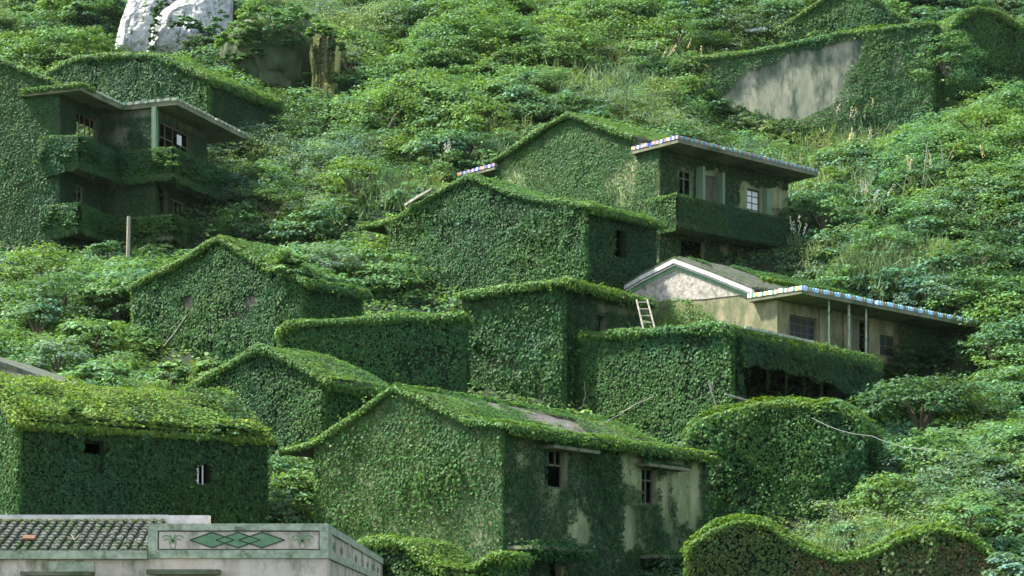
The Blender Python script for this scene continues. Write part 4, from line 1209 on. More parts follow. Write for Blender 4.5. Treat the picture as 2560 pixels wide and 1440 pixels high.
# tiled slope
slope = .37; run = 1.76
mb = MB()
y0, z0 = d0 + .05, Zp(1377) - .02
xa, xb = X(-260), X(372) - .01
mb.prism([(xa, y0, z0 - .1), (xb, y0, z0 - .1), (xb, y0 + run, z0 + slope * run - .1), (xa, y0 + run, z0 + slope * run - .1)],
         [(xa, y0, z0), (xb, y0, z0), (xb, y0 + run, z0 + slope * run), (xa, y0 + run, z0 + slope * run)])
nx = int((xb - xa) / .175); ny = 11
for i in range(nx):
    xx = xa + (i + .5) * (xb - xa) / nx
    for j in range(ny):
        ya = y0 + run * j / ny - .02; yb2 = y0 + run * (j + 1) / ny + .02
        jit = random.uniform(-.012, .012); lift = random.uniform(.0, .012)
        za, zb2 = z0 + slope * (ya - y0) + .028 + lift, z0 + slope * (yb2 - y0) + .006
        w = .068
        prof = [(-w, -.01), (-w * .75, .03), (-w * .3, .048), (w * .3, .048), (w * .75, .03), (w, -.01)]
        A = [(xx + jit + p, ya, za + q) for p, q in prof]; B = [(xx + jit + p * .9, yb2, zb2 + q) for p, q in prof]
        mb.prism(A, B)
mb.build("roof", "tile_grey", root)
mb = MB(); vbox(X(-260), X(376) , y0 + run - .02, y0 + run + .2, z0 + slope * run - .3, z0 + slope * run + .13, mb)
xr = (523 - CX) / F * (y0 + run); vbox(X(376) + .002, xr, y0 + run - .02, y0 + run + .2, z0 + slope * run - .3, z0 + slope * run + .12, mb)
mb.build("ridge_cap", "white_paint", root)
mv = Leaves()
ivy_edge(mv, (X(-200), y0 + run - .08, z0 + slope * run + .02), (X(372), y0 + run - .08, z0 + slope * run + .02), .05, 130, .06, 'moss')
mv.build("moss", root)
# parapet
mb = MB()
px0, px1, py0, py1 = 371, 820, 1309, 1396
x0, x1, za, zb = X(px0), X(px1), Zp(py1), Zp(py0)
fr = .135
T = .35
vbox(x0, x1, d0 - .03, d0 + T, zb - .125, zb, mb)
vbox(x0, x1, d0 - .03, d0 + T, za + .002, za + .15, mb)
vbox(x0, x0 + .17, d0 - .03, d0 + T, za + .152, zb - .127, mb)
vbox(x1 - .15, x1, d0 - .03, d0 + T, za + .152, zb - .127, mb)
par = mb.build("parapet", "cement", root)
ax0, ax1, az0, az1 = x0 + .172, x1 - .152, za + .154, zb - .129
mb = MB(); vbox(ax0, ax1, d0 + .0, d0 + T - .02, az0, az1, mb); pan = mb.build("panel", "plaster_pale", par)
mb = MB(); t = .016; yy = d0 - .006
for a, b_, c, d in ((ax0, ax1, az0, az0 + t), (ax0, ax1, az1 - t, az1), (ax0, ax0 + t, az0 + t, az1 - t), (ax1 - t, ax1, az0 + t, az1 - t)):
    vbox(a, b_, yy, d0 - .002, c, d, mb)
mb.build("border_line", "dark_line", par)
def zc_(py): return Zp(py)
dm = [(475,585),(540,650),(597,712)]
mb = MB(); ml = MB(); cz = Zp(1350); hz = .138
for k, (a, b_) in enumerate(dm):
    c = [(X(a), cz), ((X(a) + X(b_)) / 2, cz + hz), (X(b_), cz), ((X(a) + X(b_)) / 2, cz - hz)]
    yk = d0 - .004 - .0025 * k
    q = [(x, yk - .002, z) for x, z in c]; mb.prism(q, [(x, yk, z) for x, z, in c])
    for m in range(4):
        A, B = np.array(c[m]), np.array(c[(m + 1) % 4]); e = unit(B - A); nn_ = np.array([-e[1], e[0]]) * .009
        q = [(*(p_),) for p_ in (A + nn_, B + nn_, B - nn_, A - nn_)]
        ml.prism([(p[0], d0 - .016 - .001 * k, p[1]) for p in q], [(p[0], d0 - .013 - .001 * k, p[1]) for p in q])
mb.build("green_diamond", "green_paint", par); ml.build("diamond_outline", "dark_line", par)
for cxp in (432, 756):                       # painted plants in pots
    mb = MB(); c0, z0_ = X(cxp), Zp(1371)
    def P2(pts, w, col):
        for A, B in zip(pts[:-1], pts[1:]):
            A, B = np.array(A), np.array(B); e = unit(B - A); m = np.array([-e[1], e[0]]) * w
            q = [A + m, B + m, B - m, A - m]
            mb.prism([(c0 + p[0], d0 - .008, z0_ + p[1]) for p in q], [(c0 + p[0], d0 - .003, z0_ + p[1]) for p in q], col)
    ol = (.16, .19, .10); gr = (.10, .24, .10)
    P2([(-.055,.10),(.055,.10),(.04,.0),(-.04,.0),(-.055,.10)], .007, ol)
    P2([(-.075,.115),(.075,.115)], .008, ol)
    for sx in (-1, 1):
        P2([(0,.12),(sx*.04,.19),(sx*.10,.235),(sx*.16,.225),(sx*.19,.19)], .010, gr)
        P2([(0,.12),(sx*.06,.16),(sx*.12,.17),(sx*.15,.145)], .010, ol)
        P2([(0,.12),(sx*.02,.2),(sx*.055,.25)], .009, gr)
    mb.build("painted_plant", "tint", par)
# side parapet running back
mb = MB()
zs0 = za
def slab(yA, yB, zl, zh, xo, m): m.box((x1 - .3 + .302, yA, zl), FW * (yB - yA), RT * xo, UP * (zh - zl))
mb.box((x1 - .28, d0 + T + .002, za), RT * .27, FW * (bk - d0 - T), UP * (zb - za - .06)); mb.build("side_parapet", "plaster_pale", root)
mb = MB()
mb.box((x1 - .009, d0 + T + .002, zb - .16), RT * .04, FW * (bk - d0 - T), UP * .14)
mb.box((x1 - .009, d0 + T + .002, za + .0), RT * .04, FW * (bk - d0 - T), UP * .13)
for k in range(5):
    mb.box((x1 - .009, d0 + T + .004 + k * 3.9, za + .132), RT * .035, FW * .25, UP * (zb - .162 - za - .132))
mb.build("side_frame", "cement", root)
rs = random.Random(5)
for k in range(8):                            # faded brush marks on the side panels
    yc = d0 + 1.3 + k * 1.75; zc2 = za + .26
    n = 11; col = rs.choice([(.13, .17, .10), (.24, .18, .11), (.10, .14, .09)])
    ring = [(yc + math.cos(2 * math.pi * j / n) * rs.uniform(.15, .55), zc2 + math.sin(2 * math.pi * j / n) * rs.uniform(.03, .11)) for j in range(n)]
    mb = MB(); q = [(x1 - .0085, a, b_) for a, b_ in ring]; mb.prism(q, [(p[0] + .004, p[1], p[2]) for p in q], col)
    mb.build("painted_mark", "tint", root)
mb = MB(); vbox(X(374), X(552), d0 - .35, d0 + .01, Zp(1437), Zp(1425), mb); mb.build("awning_recess", "cement_dark", root)
mb = MB(); vbox(X(60), X(236), d0 - .3, d0 + .015, Zp(1440), Zp(1430), mb); mb.build("awning_recess", "cement_dark", root)  # dark slab added for the lintel recess, its shade put into the colour
mb = MB(); vbox(X(122), X(235), d0 - .012, d0 + .018, Zp(1429), Zp(1404), mb); mb.build("lintel", "cement", root)
FOOT.append(([(X(-260), d0 - 1), (X(830), d0 - 1), (X(830), bk), (X(-260), bk)], 2.0))
CLEAR.append(([(0,1290),(525,1292),(525,1305),(822,1305),(985,1440),(0,1440)], 60))
for (px, py, w, m, l) in ((55, 1360, .22, "rust", "rusty brown broken tile lying on the mossy roof"), (170, 1370, .3, "dead_wood", "pale forked twig lying low on the mossy tiled roof")):
    yy = d0 + .45; zz = Zp(1377) + slope * .4 + .07; xx = (px - CX) / F * yy
    mb = MB()
    if m == "rust": mb.prism([(xx, yy, zz), (xx + w, yy + .02, zz), (xx + w, yy + .16, zz + .07), (xx, yy + .14, zz + .07)], [(xx, yy, zz + .03), (xx + w, yy + .02, zz + .03), (xx + w, yy + .16, zz + .1), (xx, yy + .14, zz + .1)])
    else: mb.tube([(xx - .02, yy, zz + .06), (xx + .12, yy, zz), (xx + .2, yy + .02, zz + .09)], .012); mb.tube([(xx + .12, yy, zz), (xx + .04, yy + .1, zz + .1)], .01)
    o_ = mb.build("roof_tile" if m == "rust" else "twig", m, None, (xx, yy, zz)); tag(o_, l, "tile" if m == "rust" else "twig")
# ================================================================== ground sheet
def in_foot(xy, grow=0.0):
    r = np.zeros(len(xy), bool); z = gz_fast(xy)
    for f, zt in FOOT: r |= inpoly(xy, f) & (z < zt + .1)
    return r

_p = np.stack([_XY[:, 0], _XY[:, 1], GZ.ravel() * .6], 1)
lump = 3.2 * np.abs(2 * noise(_p, 6.5, 21) - 1) + 1.3 * np.abs(2 * noise(_p, 3.0, 22) - 1) - 1.5
near_house = np.zeros(len(_XY))
for f, zt in FOOT:
    f = np.array(f); c_ = f.mean(0); r_ = np.abs(f - c_).max()
    near_house = np.maximum(near_house, np.clip(2.1 - np.linalg.norm(_XY - c_, axis=1) / (r_ + 1e-6), 0, 1))
lump = lump * (1 - .85 * near_house) - .45 * near_house
ZV = GZ.ravel() + np.where(in_foot(_XY), -0.4, lump - .45)
far = 900.0
SHEET = ZV.reshape(_X.shape)
verts = [(float(x), float(y), float(z)) for (x, y), z in zip(_XY, ZV)]
nx_, ny_ = len(gx), len(gy)
faces = [(j * nx_ + i, j * nx_ + i + 1, (j + 1) * nx_ + i + 1, (j + 1) * nx_ + i) for j in range(ny_ - 1) for i in range(nx_ - 1)]
# skirt out to the horizon: level in front, climbing behind
b0 = len(verts)
ring = [i for i in range(nx_)] + [j * nx_ + nx_ - 1 for j in range(1, ny_)] + [(ny_ - 1) * nx_ + i for i in range(nx_ - 2, -1, -1)] + [j * nx_ for j in range(ny_ - 2, 0, -1)]
cen = np.array([0, 130.0])
for i in ring:
    p = np.array(verts[i]); d = p[:2] - cen
    q = cen + d * 6
    verts.append((float(q[0]), float(q[1]), float(p[2] + (60 if p[1] > 150 else -2))))
for k in range(len(ring)):
    m_ = (k + 1) % len(ring)
    faces.append((ring[k], b0 + k, b0 + m_, ring[m_]))
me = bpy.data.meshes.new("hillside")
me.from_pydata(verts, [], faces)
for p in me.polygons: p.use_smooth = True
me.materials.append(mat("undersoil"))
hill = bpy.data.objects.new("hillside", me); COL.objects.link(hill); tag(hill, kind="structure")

# ================================================================== rocks
def rock(name, label, outline, d, depth, material, tilt=0.25, amp=.5, seed=1, bump_s=2.2):
    """boulder: outline in the picture gives its face; the body swells back and down into the hill"""
    pts = np.array([P(x, y, d) for x, y in outline])
    c = pts.mean(0)
    N = 110
    # resample the outline evenly
    seg = np.linalg.norm(np.roll(pts, -1, 0) - pts, axis=1); s = np.concatenate([[0], np.cumsum(seg)])
    tt = np.linspace(0, s[-1], N, endpoint=False)
    pp = np.concatenate([pts, pts[:1]])
    rim = np.stack([np.interp(tt, s, pp[:, k]) for k in range(3)], 1)
    rings = []
    for f, dy in [(1.0, 0.55), (1.04, 0.30)] + [(q, .08 - .30 * (1 - q ** 3.2)) for q in np.linspace(1, .05, 24)]:
        r = c + (rim - c) * f
        r[:, 1] += dy * depth + (r[:, 2] - c[2]) * tilt
        rings.append(r)
    allp = np.concatenate(rings + [c[None] + np.array([[0, -.22 * depth, 0]])])
    w = (noise(allp, bump_s, seed) - .5) * 2 * amp + (noise(allp, bump_s * .35, seed + 3) - .5) * amp * .9 + (noise(allp, .4, seed + 5) - .5) * amp * .45 - np.clip(.06 - np.abs(noise(allp * np.array([1, 1, .35]), 1.5, seed + 9) - .5), 0, .06) * 9 * amp
    st = noise(allp * np.array([1, 1, .6]), 1.3, seed + 13); w = w * .6 + (np.floor(st * 4) / 4 - .5) * amp * .55
    allp[:, 1] += w * 1.2
    allp[:, 0] += w * .25; allp[:, 2] += w * .2
    fs = []
    for k in range(len(rings) - 1):
        for i in range(N):
            j = (i + 1) % N
            fs.append((k * N + i, k * N + j, (k + 1) * N + j, (k + 1) * N + i))
    last = len(allp) - 1; k = len(rings) - 1
    for i in range(N): fs.append((k * N + i, k * N + (i + 1) % N, last))
    me = bpy.data.meshes.new(name); base = c.copy()
    me.from_pydata([tuple(p - base) for p in allp], [], fs)
    import bmesh
    bm = bmesh.new(); bm.from_mesh(me); bmesh.ops.recalc_face_normals(bm, faces=bm.faces); bm.to_mesh(me); bm.free()
    me.materials.append(mat(material))
    o = bpy.data.objects.new(name, me); o.location = tuple(base); COL.objects.link(o)
    FOOT.append(([(c[0] - 1, c[1] - .5), (c[0] + 1, c[1] - .5), (c[0] + 1, c[1] + 2), (c[0] - 1, c[1] + 2)], c[2]))
    return tag(o, label, "rock")
rock("boulder", "pale grey boulder on the hilltop, left one of the cracked pair", [(284,165),(288,100),(298,40),(318,-30),(420,-50),(424,10),(410,60),(402,110),(398,165)], 131, 6, "rock_white", .30, .34, 1)
rock("boulder", "pale grey boulder half hidden by branches, right one of the cracked pair", [(352,165),(360,100),(368,60),(392,22),(440,-12),(520,-50),(566,-40),(570,60),(560,120),(500,165)], 130.4, 6, "rock_white", .30, .34, 8)
rock("mossy_rock", "dark green mossy rock face standing between the boulders and the yellowish rock pillar", [(560,250),(552,160),(560,85),(600,45),(680,22),(760,28),(788,80),(786,180),(775,290),(660,290)], 123, 5, "rock_moss", .12, .7, 4)
rk = rock("rock_pillar", "yellowish rock pillar streaked with dry hanging creeper", [(775,285),(778,190),(772,130),(780,90),(800,74),(826,82),(846,118),(842,190),(850,280)], 121, 3.0, "rock_tan", .08, .5, 14)
rv = Leaves()
for k in range(26):
    x = random.uniform(776, 838); y0_ = random.uniform(78, 130)
    A = P(x, y0_, 120.0) ; B = P(x + random.uniform(-6, 6), y0_ + random.uniform(50, 140), 119.9)
    ivy_edge(rv, A, B, .10, 45, .15, random.choice(['moss', 'straw', 'moss', 'ivy_br']))
for (x, y, r) in ((790,85,.5),(825,90,.5),(846,120,.5),(850,200,.5),(775,260,.6),(845,270,.7),(800,72,.6)):
    bush_leaves(rv, P(x, y, 119.8), r, 'vine', 12, 22, .17)
rv.build("dry_creeper", rk)
rm = Leaves(); mrock = bpy.data.objects["mossy_rock"]
for (x, y, r) in ((565,110,.7),(600,75,.8),(640,62,.9),(700,52,.8),(750,50,.8),(575,150,.5),(610,110,.7),(640,140,.5),(600,190,.6),(770,200,.6),(750,235,.7),(640,230,.8),(580,235,.8),(620,90,1.0),(670,85,.9),(720,75,1.0),(600,160,.7),(650,115,.8),(560,200,.7),(700,250,.9),(640,45,1.0),(740,40,.9),(735,110,.6)):
    bush_leaves(rm, P(x, y, 121.3), r, 'vine', 14, 22, .18)
rm.build("creeper", mrock)
CLEAR.append(([(290,-20),(556,-20),(552,60),(520,130),(400,150),(290,140)], 129))
CLEAR.append(([(640,110),(775,80),(845,90),(838,250),(780,250),(770,225),(650,230)], 120.5))

cr = Leaves(); rb_ = bpy.data.objects["boulder.001"]
for (x, y, r) in ((405,8,.35),(398,25,.35),(390,42,.32),(385,60,.28),(381,80,.22),(379,100,.2),(378,120,.2),(377,140,.22),(420,-8,.4),(440,62,.3),(455,52,.45),(470,58,.4),(485,66,.45),(500,74,.5),(520,80,.5),(540,70,.5),(552,40,.5),(530,110,.8),(505,125,.8),(480,140,.7),(545,120,.8),(460,150,.6),(430,152,.4),(515,95,.5)):
    bush_leaves(cr, P(x, y, 127.6 if x > 425 else 128.6), r, random.choice(['vine', 'vine_b', 'dark']), 10, 22, .17, low=-.6)
cr.build("creeper", rb_)
# ================================================================== growth
def clear_hit(pxy, d, clr=CLEAR):
    r = np.zeros(len(pxy), bool)
    for poly, dd in clr:
        r |= inpoly(pxy, poly) & (d < dd + 4.0)
    return r

SHR = Leaves()          # unused bucket guard
PLACED = []             # (x, y, R) of single shrubs
def shrub(px, py, rpx, kind, label, name="shrub", cat="shrub", flat=.8, group=None, leaf=.17, dens=1.0, trunk=False, d=None, spray=.33, per=24, low=-.25):
    """one bush: picture centre of its crown, half width in picture pixels"""
    p = hit(px, py + rpx * .55) if d is None else P(px, py + rpx * .55, d)
    R = rpx / F * p[1]
    base = np.array([p[0], p[1] + R * .25, float(gz_fast(p[:2])[0]) if d is None else p[2]])
    c = np.array([p[0], p[1] + R * .25, p[2] + R * .12])
    root = empty(name, base, label, cat, group)
    L = Leaves()
    ns = int(30 * dens * max(1, (R / 1.3) ** 1.3))
    bush_leaves(L, c, R, kind, ns, per, leaf, flat, low=low, spray=spray * (1.3 / max(R, 1.3)) ** .5)
    L.build("crown", root)
    mb = MB()
    for k in range(5):
        a = k * 1.26 + random.random(); e = np.array([math.cos(a), math.sin(a), 0]) * R * .5
        mb.tube([base + e * .05 - UP * .3, c + e * .5 + UP * R * flat * .25, c + e + UP * R * flat * .55], [R * .05, R * .035, R * .015], 5)
    mb.build("trunk" if cat == "tree" else "stems", "bark", root)
    PLACED.append((c[0], c[1], R * .75))
    return root

exec_shrubs = True
SHRUBS = [
 # px, py, r, kind, label, name, cat, extra
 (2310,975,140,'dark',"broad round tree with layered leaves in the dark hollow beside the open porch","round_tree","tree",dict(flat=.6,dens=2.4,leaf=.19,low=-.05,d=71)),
 (2455,985,75,'vine_b',"bush on the right slope just beside the broad round tree","shrub","shrub",{}),
 (110,650,95,'vine',"sunlit bush below the lower balcony at the left edge","shrub","shrub",dict(dens=1.4)),
 (255,625,55,'vine_b',"pale leafy shrub standing left of the wooden post","shrub","shrub",dict(dens=1.2)),
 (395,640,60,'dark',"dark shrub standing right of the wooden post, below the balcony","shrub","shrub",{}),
 (150,735,110,'dark',"wide dull green bush on the left slope, in the middle of the bank","shrub","shrub",dict(dens=1.5)),
 (90,780,85,'vine_b',"low bush at the left edge under the wide dull green bush","shrub","shrub",{}),
 (285,740,85,'vine',"bright leafy tree against the left edge of the gable with two holes","broadleaf_tree","tree",dict(dens=1.6,leaf=.22)),
 (225,830,80,'vine',"bright leafy tree lower down on the left slope, below the other bright one","broadleaf_tree","tree",dict(dens=1.6,leaf=.22)),
 (250,935,70,'vine',"leafy bush standing behind the yellow green roof","shrub","shrub",dict(dens=1.5,leaf=.2)),
 (140,880,75,'blue',"greyish shrub above the small plaster house at the left edge","shrub","shrub",dict(dens=1.3)),
 (660,440,80,'vine',"dense bush with a bright top beside the upper balcony end","shrub","shrub",dict(dens=1.5)),
 (610,545,72,'vine',"bush with a bright top beside the lower balcony end","shrub","shrub",dict(dens=1.5)),
 (430,925,45,'vine_b',"low bush at the foot of the house with two gable holes","shrub","shrub",dict(d=71.5)),
 (530,915,45,'vine',"low bush against the left roof slope of the small pointed gable","shrub","shrub",dict(d=71.5)),
 (820,640,75,'blue',"grey green shrub behind the roof of the house with two gable holes","shrub","shrub",dict(dens=1.2)),
 (940,640,55,'vine_b',"shrub against the left edge of the broad middle house","shrub","shrub",{}),
 (730,1205,55,'vine',"bush in the gap between the two lower houses, upper one","shrub","shrub",dict(leaf=.14)),
 (735,1285,50,'yellow',"yellow green bush in the gap between the two lower houses, right above the parapet","shrub","shrub",dict(leaf=.14)),
 (1170,350,70,'vine_b',"rounded creeper mound left of the upper gable slope","shrub","shrub",{}),
 (870,130,80,'blue',"blue green shrub right of the yellowish rock pillar","shrub","shrub",dict(dens=1.4,leaf=.15)),
 (1370,120,70,'blue',"blue green feathery shrub high on the middle of the hill","shrub","shrub",dict(dens=1.5,leaf=.15)),
 (1480,105,80,'dark',"dark green tree high on the hill, right of the feathery blue green shrub","hill_tree","tree",dict(flat=.6)),
 (420,165,50,'vine',"creeper clump hanging at the foot of the boulders","shrub","shrub",{}),
 (500,90,40,'dark',"leafy branch clump across the right boulder","shrub","shrub",dict(d=126.5,flat=.4)),
 (560,40,55,'vine',"bush at the right edge of the boulders","shrub","shrub",{}),
 (120,60,90,'dark',"dark tree left of the boulders near the top left corner","hill_tree","tree",{}),
 (60,120,75,'vine',"bright bush above the left gable roof at the left edge","shrub","shrub",{}),
 (245,70,45,'dark',"dark narrow tree touching the left side of the boulders","hill_tree","tree",dict(flat=1.3)),
 (2370,130,80,'vine_b',"bush covering the corner between the stained wall and the rounded roof","shrub","shrub",dict(d=119.5,flat=1.0,low=-.8,dens=2.0)),
 (2500,180,60,'vine',"bush below the rounded roof edge at the upper right","shrub","shrub",{}),
 (2060,520,75,'vine',"bush at the right end of the balcony house, under its eave","shrub","shrub",dict(dens=1.4)),
 (2070,440,50,'vine',"small bush just above the glazed eave end of the balcony house","shrub","shrub",{}),
 (2450,300,100,'vine',"big creeper mound at the right edge below the stained wall","shrub","shrub",dict(dens=1.4)),
 (2300,420,95,'vine_b',"creeper mound in the middle of the right slope","shrub","shrub",dict(dens=1.3)),
 (2480,520,90,'vine',"creeper mound at the right edge, level with the white paned window","shrub","shrub",{}),
 (2210,600,85,'vine_b',"grey green bush on the slope right of the balcony","shrub","shrub",dict(dens=1.3)),
 (2440,640,85,'dark',"darker bush at the right edge above the glazed porch roof","shrub","shrub",{}),
 (2330,720,70,'blue',"pale tangled shrub above the glazed tiles of the porch roof","shrub","shrub",dict(leaf=.14,dens=1.4)),
 (2490,850,80,'vine_b',"bush at the right edge, level with the end of the porch roof","shrub","shrub",{}),
 (2330,1120,90,'vine',"bright bush below the broad round tree","shrub","shrub",dict(dens=1.5)),
 (2480,1160,85,'dark',"dark bush at the right edge below the bright one","shrub","shrub",{}),
 (2210,1220,80,'vine',"bright bush at the lower right shoulder of the round ivy block","shrub","shrub",dict(dens=1.5,leaf=.14)),
 (2420,1280,75,'vine',"bright bush behind the right hump of the wavy wall","shrub","shrub",dict(leaf=.14)),
 (2120,1340,55,'vine_b',"bush in the dip behind the wavy wall","shrub","shrub",dict(leaf=.13)),
 (2530,1410,60,'blue',"pale shrub in the lower right corner beside the wavy wall","shrub","shrub",dict(leaf=.12,d=47)),
 (1210,560-280,85,'vine',"sunlit creeper mound in the middle of the hill, above the broad middle house","shrub","shrub",dict(dens=1.3)),
 (680,500,85,'dark',"dark hollow bush right of the lower balcony","shrub","shrub",{}),
 (890,430,100,'vine',"creeper mound in the centre left of the hill","shrub","shrub",dict(dens=1.3)),
 (960,260,110,'vine',"bright creeper mound below the rock pillar","shrub","shrub",dict(dens=1.3)),
 (1650,230,80,'grass',"pale grassy bush left of the stained wall","shrub","shrub",dict(leaf=.15)),
 (1690,70,85,'vine',"leafy bush near the top, left of the blue tiled eave fragment","shrub","shrub",{}),
]
for (px, py, r, kind, label, name, cat, kw) in SHRUBS:
    shrub(px, py, r, kind, label, name, cat, **kw)

CLEAR.append(([(2060,1000),(2150,945),(2200,900),(2290,905),(2440,960),(2450,1040),(2380,1085),(2200,1065),(2110,1030)], 75))
for (px, py, h_, ln_, lab) in ((2305, 490, 2.2, .1, "bare bleached sapling standing in the creeper, left of a pair on the right slope"), (2368, 470, 1.9, -.15, "bare bleached sapling standing in the creeper, right of a pair on the right slope")):
    p = hit(px, py); mb = MB()
    mb.tube([p - UP * .5, p + UP * h_ * .5 + np.array([ln_, 0, 0]), p + UP * h_ + np.array([ln_ * 2.5, -.2, .5])], [.05, .04, .018], 6)
    mb.tube([p + UP * h_ * .55 + np.array([ln_, 0, 0]), p + UP * h_ * .9 + np.array([.35, -.1, .4])], [.025, .01], 5)
    tag(mb.build('bare_sapling', 'dead_wood', None, p), lab, 'sapling')
# ---- the tangle between them: one mass nobody could count
und = Leaves()
N = 15000
xy = np.stack([RNG.uniform(-46, 46, N), RNG.uniform(44, 158, N)], 1)
# keep inside the view cone with a margin, and thin towards the near end
px_ = CX + xy[:, 0] / xy[:, 1] * F
zz = gz_fast(xy)
py_ = YH - zz / xy[:, 1] * F
ok = (px_ > -330) & (px_ < 2890) & (py_ > -330) & (py_ < 1720) & ~in_foot(xy)
xy, zz = xy[ok], zz[ok]
# spacing
order = RNG.permutation(len(xy)); cell = {}; keepi = []
for i in order:
    sp = 0.78 + 0.0035 * (xy[i, 1] - 50)
    key = (int(xy[i, 0] / 1.3), int(xy[i, 1] / 1.3)); good = True
    for a in (-1, 0, 1):
        for b in (-1, 0, 1):
            for q in cell.get((key[0] + a, key[1] + b), ()):
                if (xy[q, 0] - xy[i, 0]) ** 2 + (xy[q, 1] - xy[i, 1]) ** 2 < sp * sp: good = False; break
            if not good: break
        if not good: break
    if good: cell.setdefault(key, []).append(i); keepi.append(i)
xy, zz = xy[keepi], zz[keepi]
p3 = np.stack([xy[:, 0], xy[:, 1], zz], 1)
zs_ = gz_fast(xy, SHEET); mid = noise(p3, 2.6, 32); sel = noise(p3, 9.0, 33); sel2 = RNG.random(len(xy))
nb = 0
for i in range(len(xy)):
    R = (0.65 + 1.0 * mid[i] + .35 * RNG.random()) * (0.85 + .003 * (xy[i, 1] - 50))
    z = zs_[i] + .05
    if any((xy[i, 0] - a) ** 2 + (xy[i, 1] - b) ** 2 < (r * .8) ** 2 for a, b, r in PLACED): continue
    done = False
    for _ in range(3):
        c = np.array([xy[i, 0], xy[i, 1], z])
        s = np.array([c + [0, 0, R * .2], c + [0, 0, R * .9], c + [-R * .85, 0, R * .3], c + [R * .85, 0, R * .3]])
        if not clear_hit(proj(s), s[:, 1] - R).any(): done = True; break
        R *= .6; z -= .25
    if not done: continue
    q = sel[i] + .35 * (sel2[i] - .5)
    kind = 'blue' if q < .30 else 'dark' if q < .42 else 'vine_b' if q < .55 else 'vine' if q < 1.15 else 'yellow'
    dd = xy[i, 1]
    lf = (.125 + .0009 * (dd - 50)) * {'blue': .72, 'vine_b': 1.3, 'dark': .95, 'yellow': .9}.get(kind, 1.05)
    bush_leaves(und, c, R, kind, int(11 + 12 * R * R), 20, lf, .8, low=-.05, spray=.36)
    nb += 1
# low creeper over the soil itself
K = 620000
q = np.stack([RNG.uniform(-46, 46, K), 46 + 112 * RNG.random(K) ** .85], 1)
qx = CX + q[:, 0] / q[:, 1] * F
z = gz_fast(q, SHEET)
ok = (qx > -250) & (qx < 2810); q, z = q[ok], z[ok]
qq = np.stack([q[:, 0], q[:, 1], z + .04 + .22 * RNG.random(len(q)) ** 2], 1)
k = len(qq)
und.add(qq, UP + np.array([0, -.35, 0]) + RNG.normal(0, .38, (k, 3)), RNG.normal(0, 1, (k, 3)) - UP * .5 + [0, -.6, 0], .20 * (.6 + .8 * RNG.random(k)), leafcol('vine', qq), .8)
print("bushes", nb, "leaves", und.count())
uo = und.build("undergrowth"); tag(uo, kind="stuff")

# ---- tall grass on the bank and its plumes
gr = Leaves()
def grass(px, py, rx, ry, n, kind, hgt=.7, target=gr):
    for _ in range(n):
        x, y = px + random.gauss(0, rx * .5), py + random.gauss(0, ry * .5)
        p = hit(x, y)
        k = 9
        q = np.repeat(p[None], k, 0) + RNG.normal(0, .15, (k, 3)); q[:, 2] += hgt * .45 + .2
        if clear_hit(proj(q), q[:, 1]).any(): continue
        t = UP + RNG.normal(0, .35, (k, 3)); n_ = np.array([0, -1.0, .4]) + RNG.normal(0, .6, (k, 3))
        target.add(q, n_, t, hgt * (.6 + .5 * RNG.random(k)), leafcol(kind, q, .22), .055)
grass(1560,200,190,90,260,'grass',1.0); grass(1500,60,200,60,110,'grass',.8); grass(2150,400,170,110,240,'grass',.9)
grass(420,945,110,30,150,'grass',.6); grass(600,985,120,20,60,'grass',.5); grass(2250,690,160,60,200,'grass',.8); grass(1010,500,120,60,100,'grass',.8)
grass(1980,650,70,35,90,'grass',.7); grass(1260,380,120,40,100,'grass',.7); grass(2150,1380,120,50,80,'grass',.4)
go = gr.build("tall_grass"); tag(go, kind="stuff")

def pampas(px, py, n, label, spread=.8, hgt=1.5, lean=.4, kind='plume'):
    p = hit(px, py + 25)
    root = empty("pampas_grass", p, label, "grass clump", "plumed grass clumps on the hillside")
    bl, pl = Leaves(), Leaves()
    for k in range(n):
        b = p + np.array([random.gauss(0, spread), random.gauss(0, spread * .5), .3])
        dirv = unit(np.array([random.gauss(lean, .25), random.gauss(-.1, .2), 1.0]))
        h = hgt * random.uniform(.7, 1.2)
        bl.add((b + dirv * h * .4)[None], np.array([[0, -1., .2]]), dirv[None], h * 1.0, leafcol('grass', b[None]), .03)
        m = 16
        q = b + dirv * (h + np.linspace(0, .55, m)[:, None]) + RNG.normal(0, .035, (m, 3))
        pl.add(q, RNG.normal(0, 1, (m, 3)) + [0, -1, .3], dirv + RNG.normal(0, .35, (m, 3)), .15, leafcol(kind, q, .15), .35)
        m = 5
        q = b + RNG.normal(0, .25, (m, 3)) + UP * .3
        bl.add(q, RNG.normal(0, .5, (m, 3)) + [0, -1, .4], UP + RNG.normal(0, .4, (m, 3)), hgt * .8, leafcol('grass', q), .06)
    bl.build("blades", root, "leaf"); pl.build("plume", root, "leaf_dry")
pampas(2465, 110, 5, "clump with pale plumes leaning right, before the dark side of the rounded roof", .9, 1.6, .6)
pampas(1650, 165, 9, "clump with pinkish plumes above the left end of the stained wall", 1.6, 1.2)
pampas(2140, 330, 8, "tall clump with pinkish plumes just under the stained wall", .8, 1.5, .1)
pampas(2250, 250, 6, "clump with pinkish plumes at the lower right corner of the stained wall", 1.2, 1.1, .3)
pampas(2120, 400, 6, "clump with pale plumes above the glazed eave of the balcony house", .7, 1.2, .1)
pampas(2190, 530, 6, "clump with pale plumes on the slope right of the white paned window", .9, 1.0, .2)
pampas(2340, 470, 4, "thin clump with pale stalks in the middle of the right slope", .9, 1.6, -.1)
pampas(1990, 610, 4, "clump with one pale pointed plume at the end of the balcony", .2, .9, 0)
pampas(1100, 400, 3, "thin clump left of the coloured tile strip on the upper gable", .4, .9, .1)

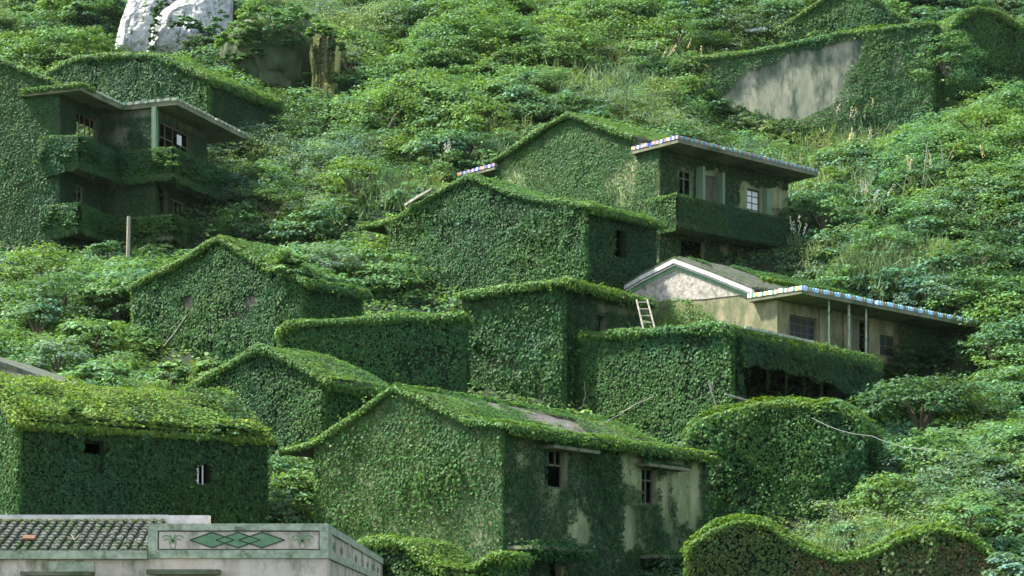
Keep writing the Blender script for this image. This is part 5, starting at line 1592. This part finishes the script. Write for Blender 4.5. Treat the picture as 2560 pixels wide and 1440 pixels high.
# ================================================================== small things
def thing(name, label, cat, loc, group=None): return empty(name, loc, label, cat, group)
b = P(320, 640, 93); t_ = P(321, 541, 93)
mb = MB(); mb.tube([b - UP * 1.2, b, t_ + np.array([.02, 0, 0])], [.10, .095, .085], 8)
o = mb.build("wooden_post", "wood", None, b); tag(o, "weathered wooden post standing before the lower left balcony", "post")
# ladder against the shed roof
H = HS
foot_l, top_l = P(1611, 832, 73.0), P(1592, 752, 73.9)
foot_r, top_r = P(1640, 832, 73.0), P(1619, 752, 73.9)
root = thing("ladder", "weathered wooden ladder leaning against the end of the shed roof", "ladder", foot_l)
for A, B in ((foot_l, top_l), (foot_r, top_r)):
    mb = MB(); mb.tube([A - (B - A) * .25, B + (B - A) * .03], .035, 6); mb.build("rail", "dead_wood", root)
for k in range(6):
    f_ = -.1 + .21 * k
    mb = MB(); mb.tube([foot_l + (top_l - foot_l) * f_, foot_r + (top_r - foot_r) * f_], .028, 6); mb.build("rung", "dead_wood", root)
# pole lying before the dark porch
mb = MB(); A, B = P(1812, 985, 69.4), P(1912, 1014, 69.8); mb.tube([A, B + (B - A) * .15], .04, 6)
o = mb.build("bare_pole", "dead_wood", None, A); tag(o, "thin bare pole slanting across the dark open porch", "pole")
mb = MB()
q = [P(1794,1030,69.5), P(1786,1000,69.5), P(1778,978,69.5), P(1775,958,69.5)]
mb.tube(q, [.03, .028, .025, .02], 5)
for dx, dy in ((-8, -20), (6, -22), (10, -10), (-4, -12)):
    mb.tube([q[2], P(1777 + dx, 972 + dy, 69.5)], [.018, .008], 4)
o = mb.build("dead_branch", "dead_wood", None, q[0]); tag(o, "bleached dead branch rising left of the dark open porch", "branch")
# cables
def cable(pts, label, r=.012):
    mb = MB()
    dense = []
    for A, B in zip(pts[:-1], pts[1:]):
        for k in range(8): dense.append(A + (B - A) * k / 8 - UP * .12 * math.sin(math.pi * k / 8))
    dense.append(pts[-1])
    mb.tube(dense, r, 5); o = mb.build("overhead_cable", "cable", None, pts[0]); return tag(o, label, "cable", "thin cables over the growth")
cable([P(2030,1045,62.5), P(2180,1090,60), P(2330,1122,58)], "thin pale cable sloping across the round shouldered ivy block", .007)
cable([P(1560,1030,62), P(1400,1090,62)], "short thin stem like cable above the tiled roof of the middle house", .01)

# ================================================================== air
mb = MB(); mb.box((-420, -20, -45), RT * 840, FW * 640, UP * 300)
air = mb.build("haze", "undersoil"); tag(air, kind="stuff")
hm = bpy.data.materials.new("haze"); hm.use_nodes = True
hn = hm.node_tree; hn.nodes.clear()
ho_ = hn.nodes.new("ShaderNodeOutputMaterial"); hv = hn.nodes.new("ShaderNodeVolumePrincipled")
hv.inputs["Color"].default_value = (.80, .95, .86, 1); hv.inputs["Density"].default_value = 0.00004; hv.inputs["Anisotropy"].default_value = 0.2
hn.links.new(hv.outputs[0], ho_.inputs["Volume"])
air.data.materials.clear(); air.data.materials.append(hm)
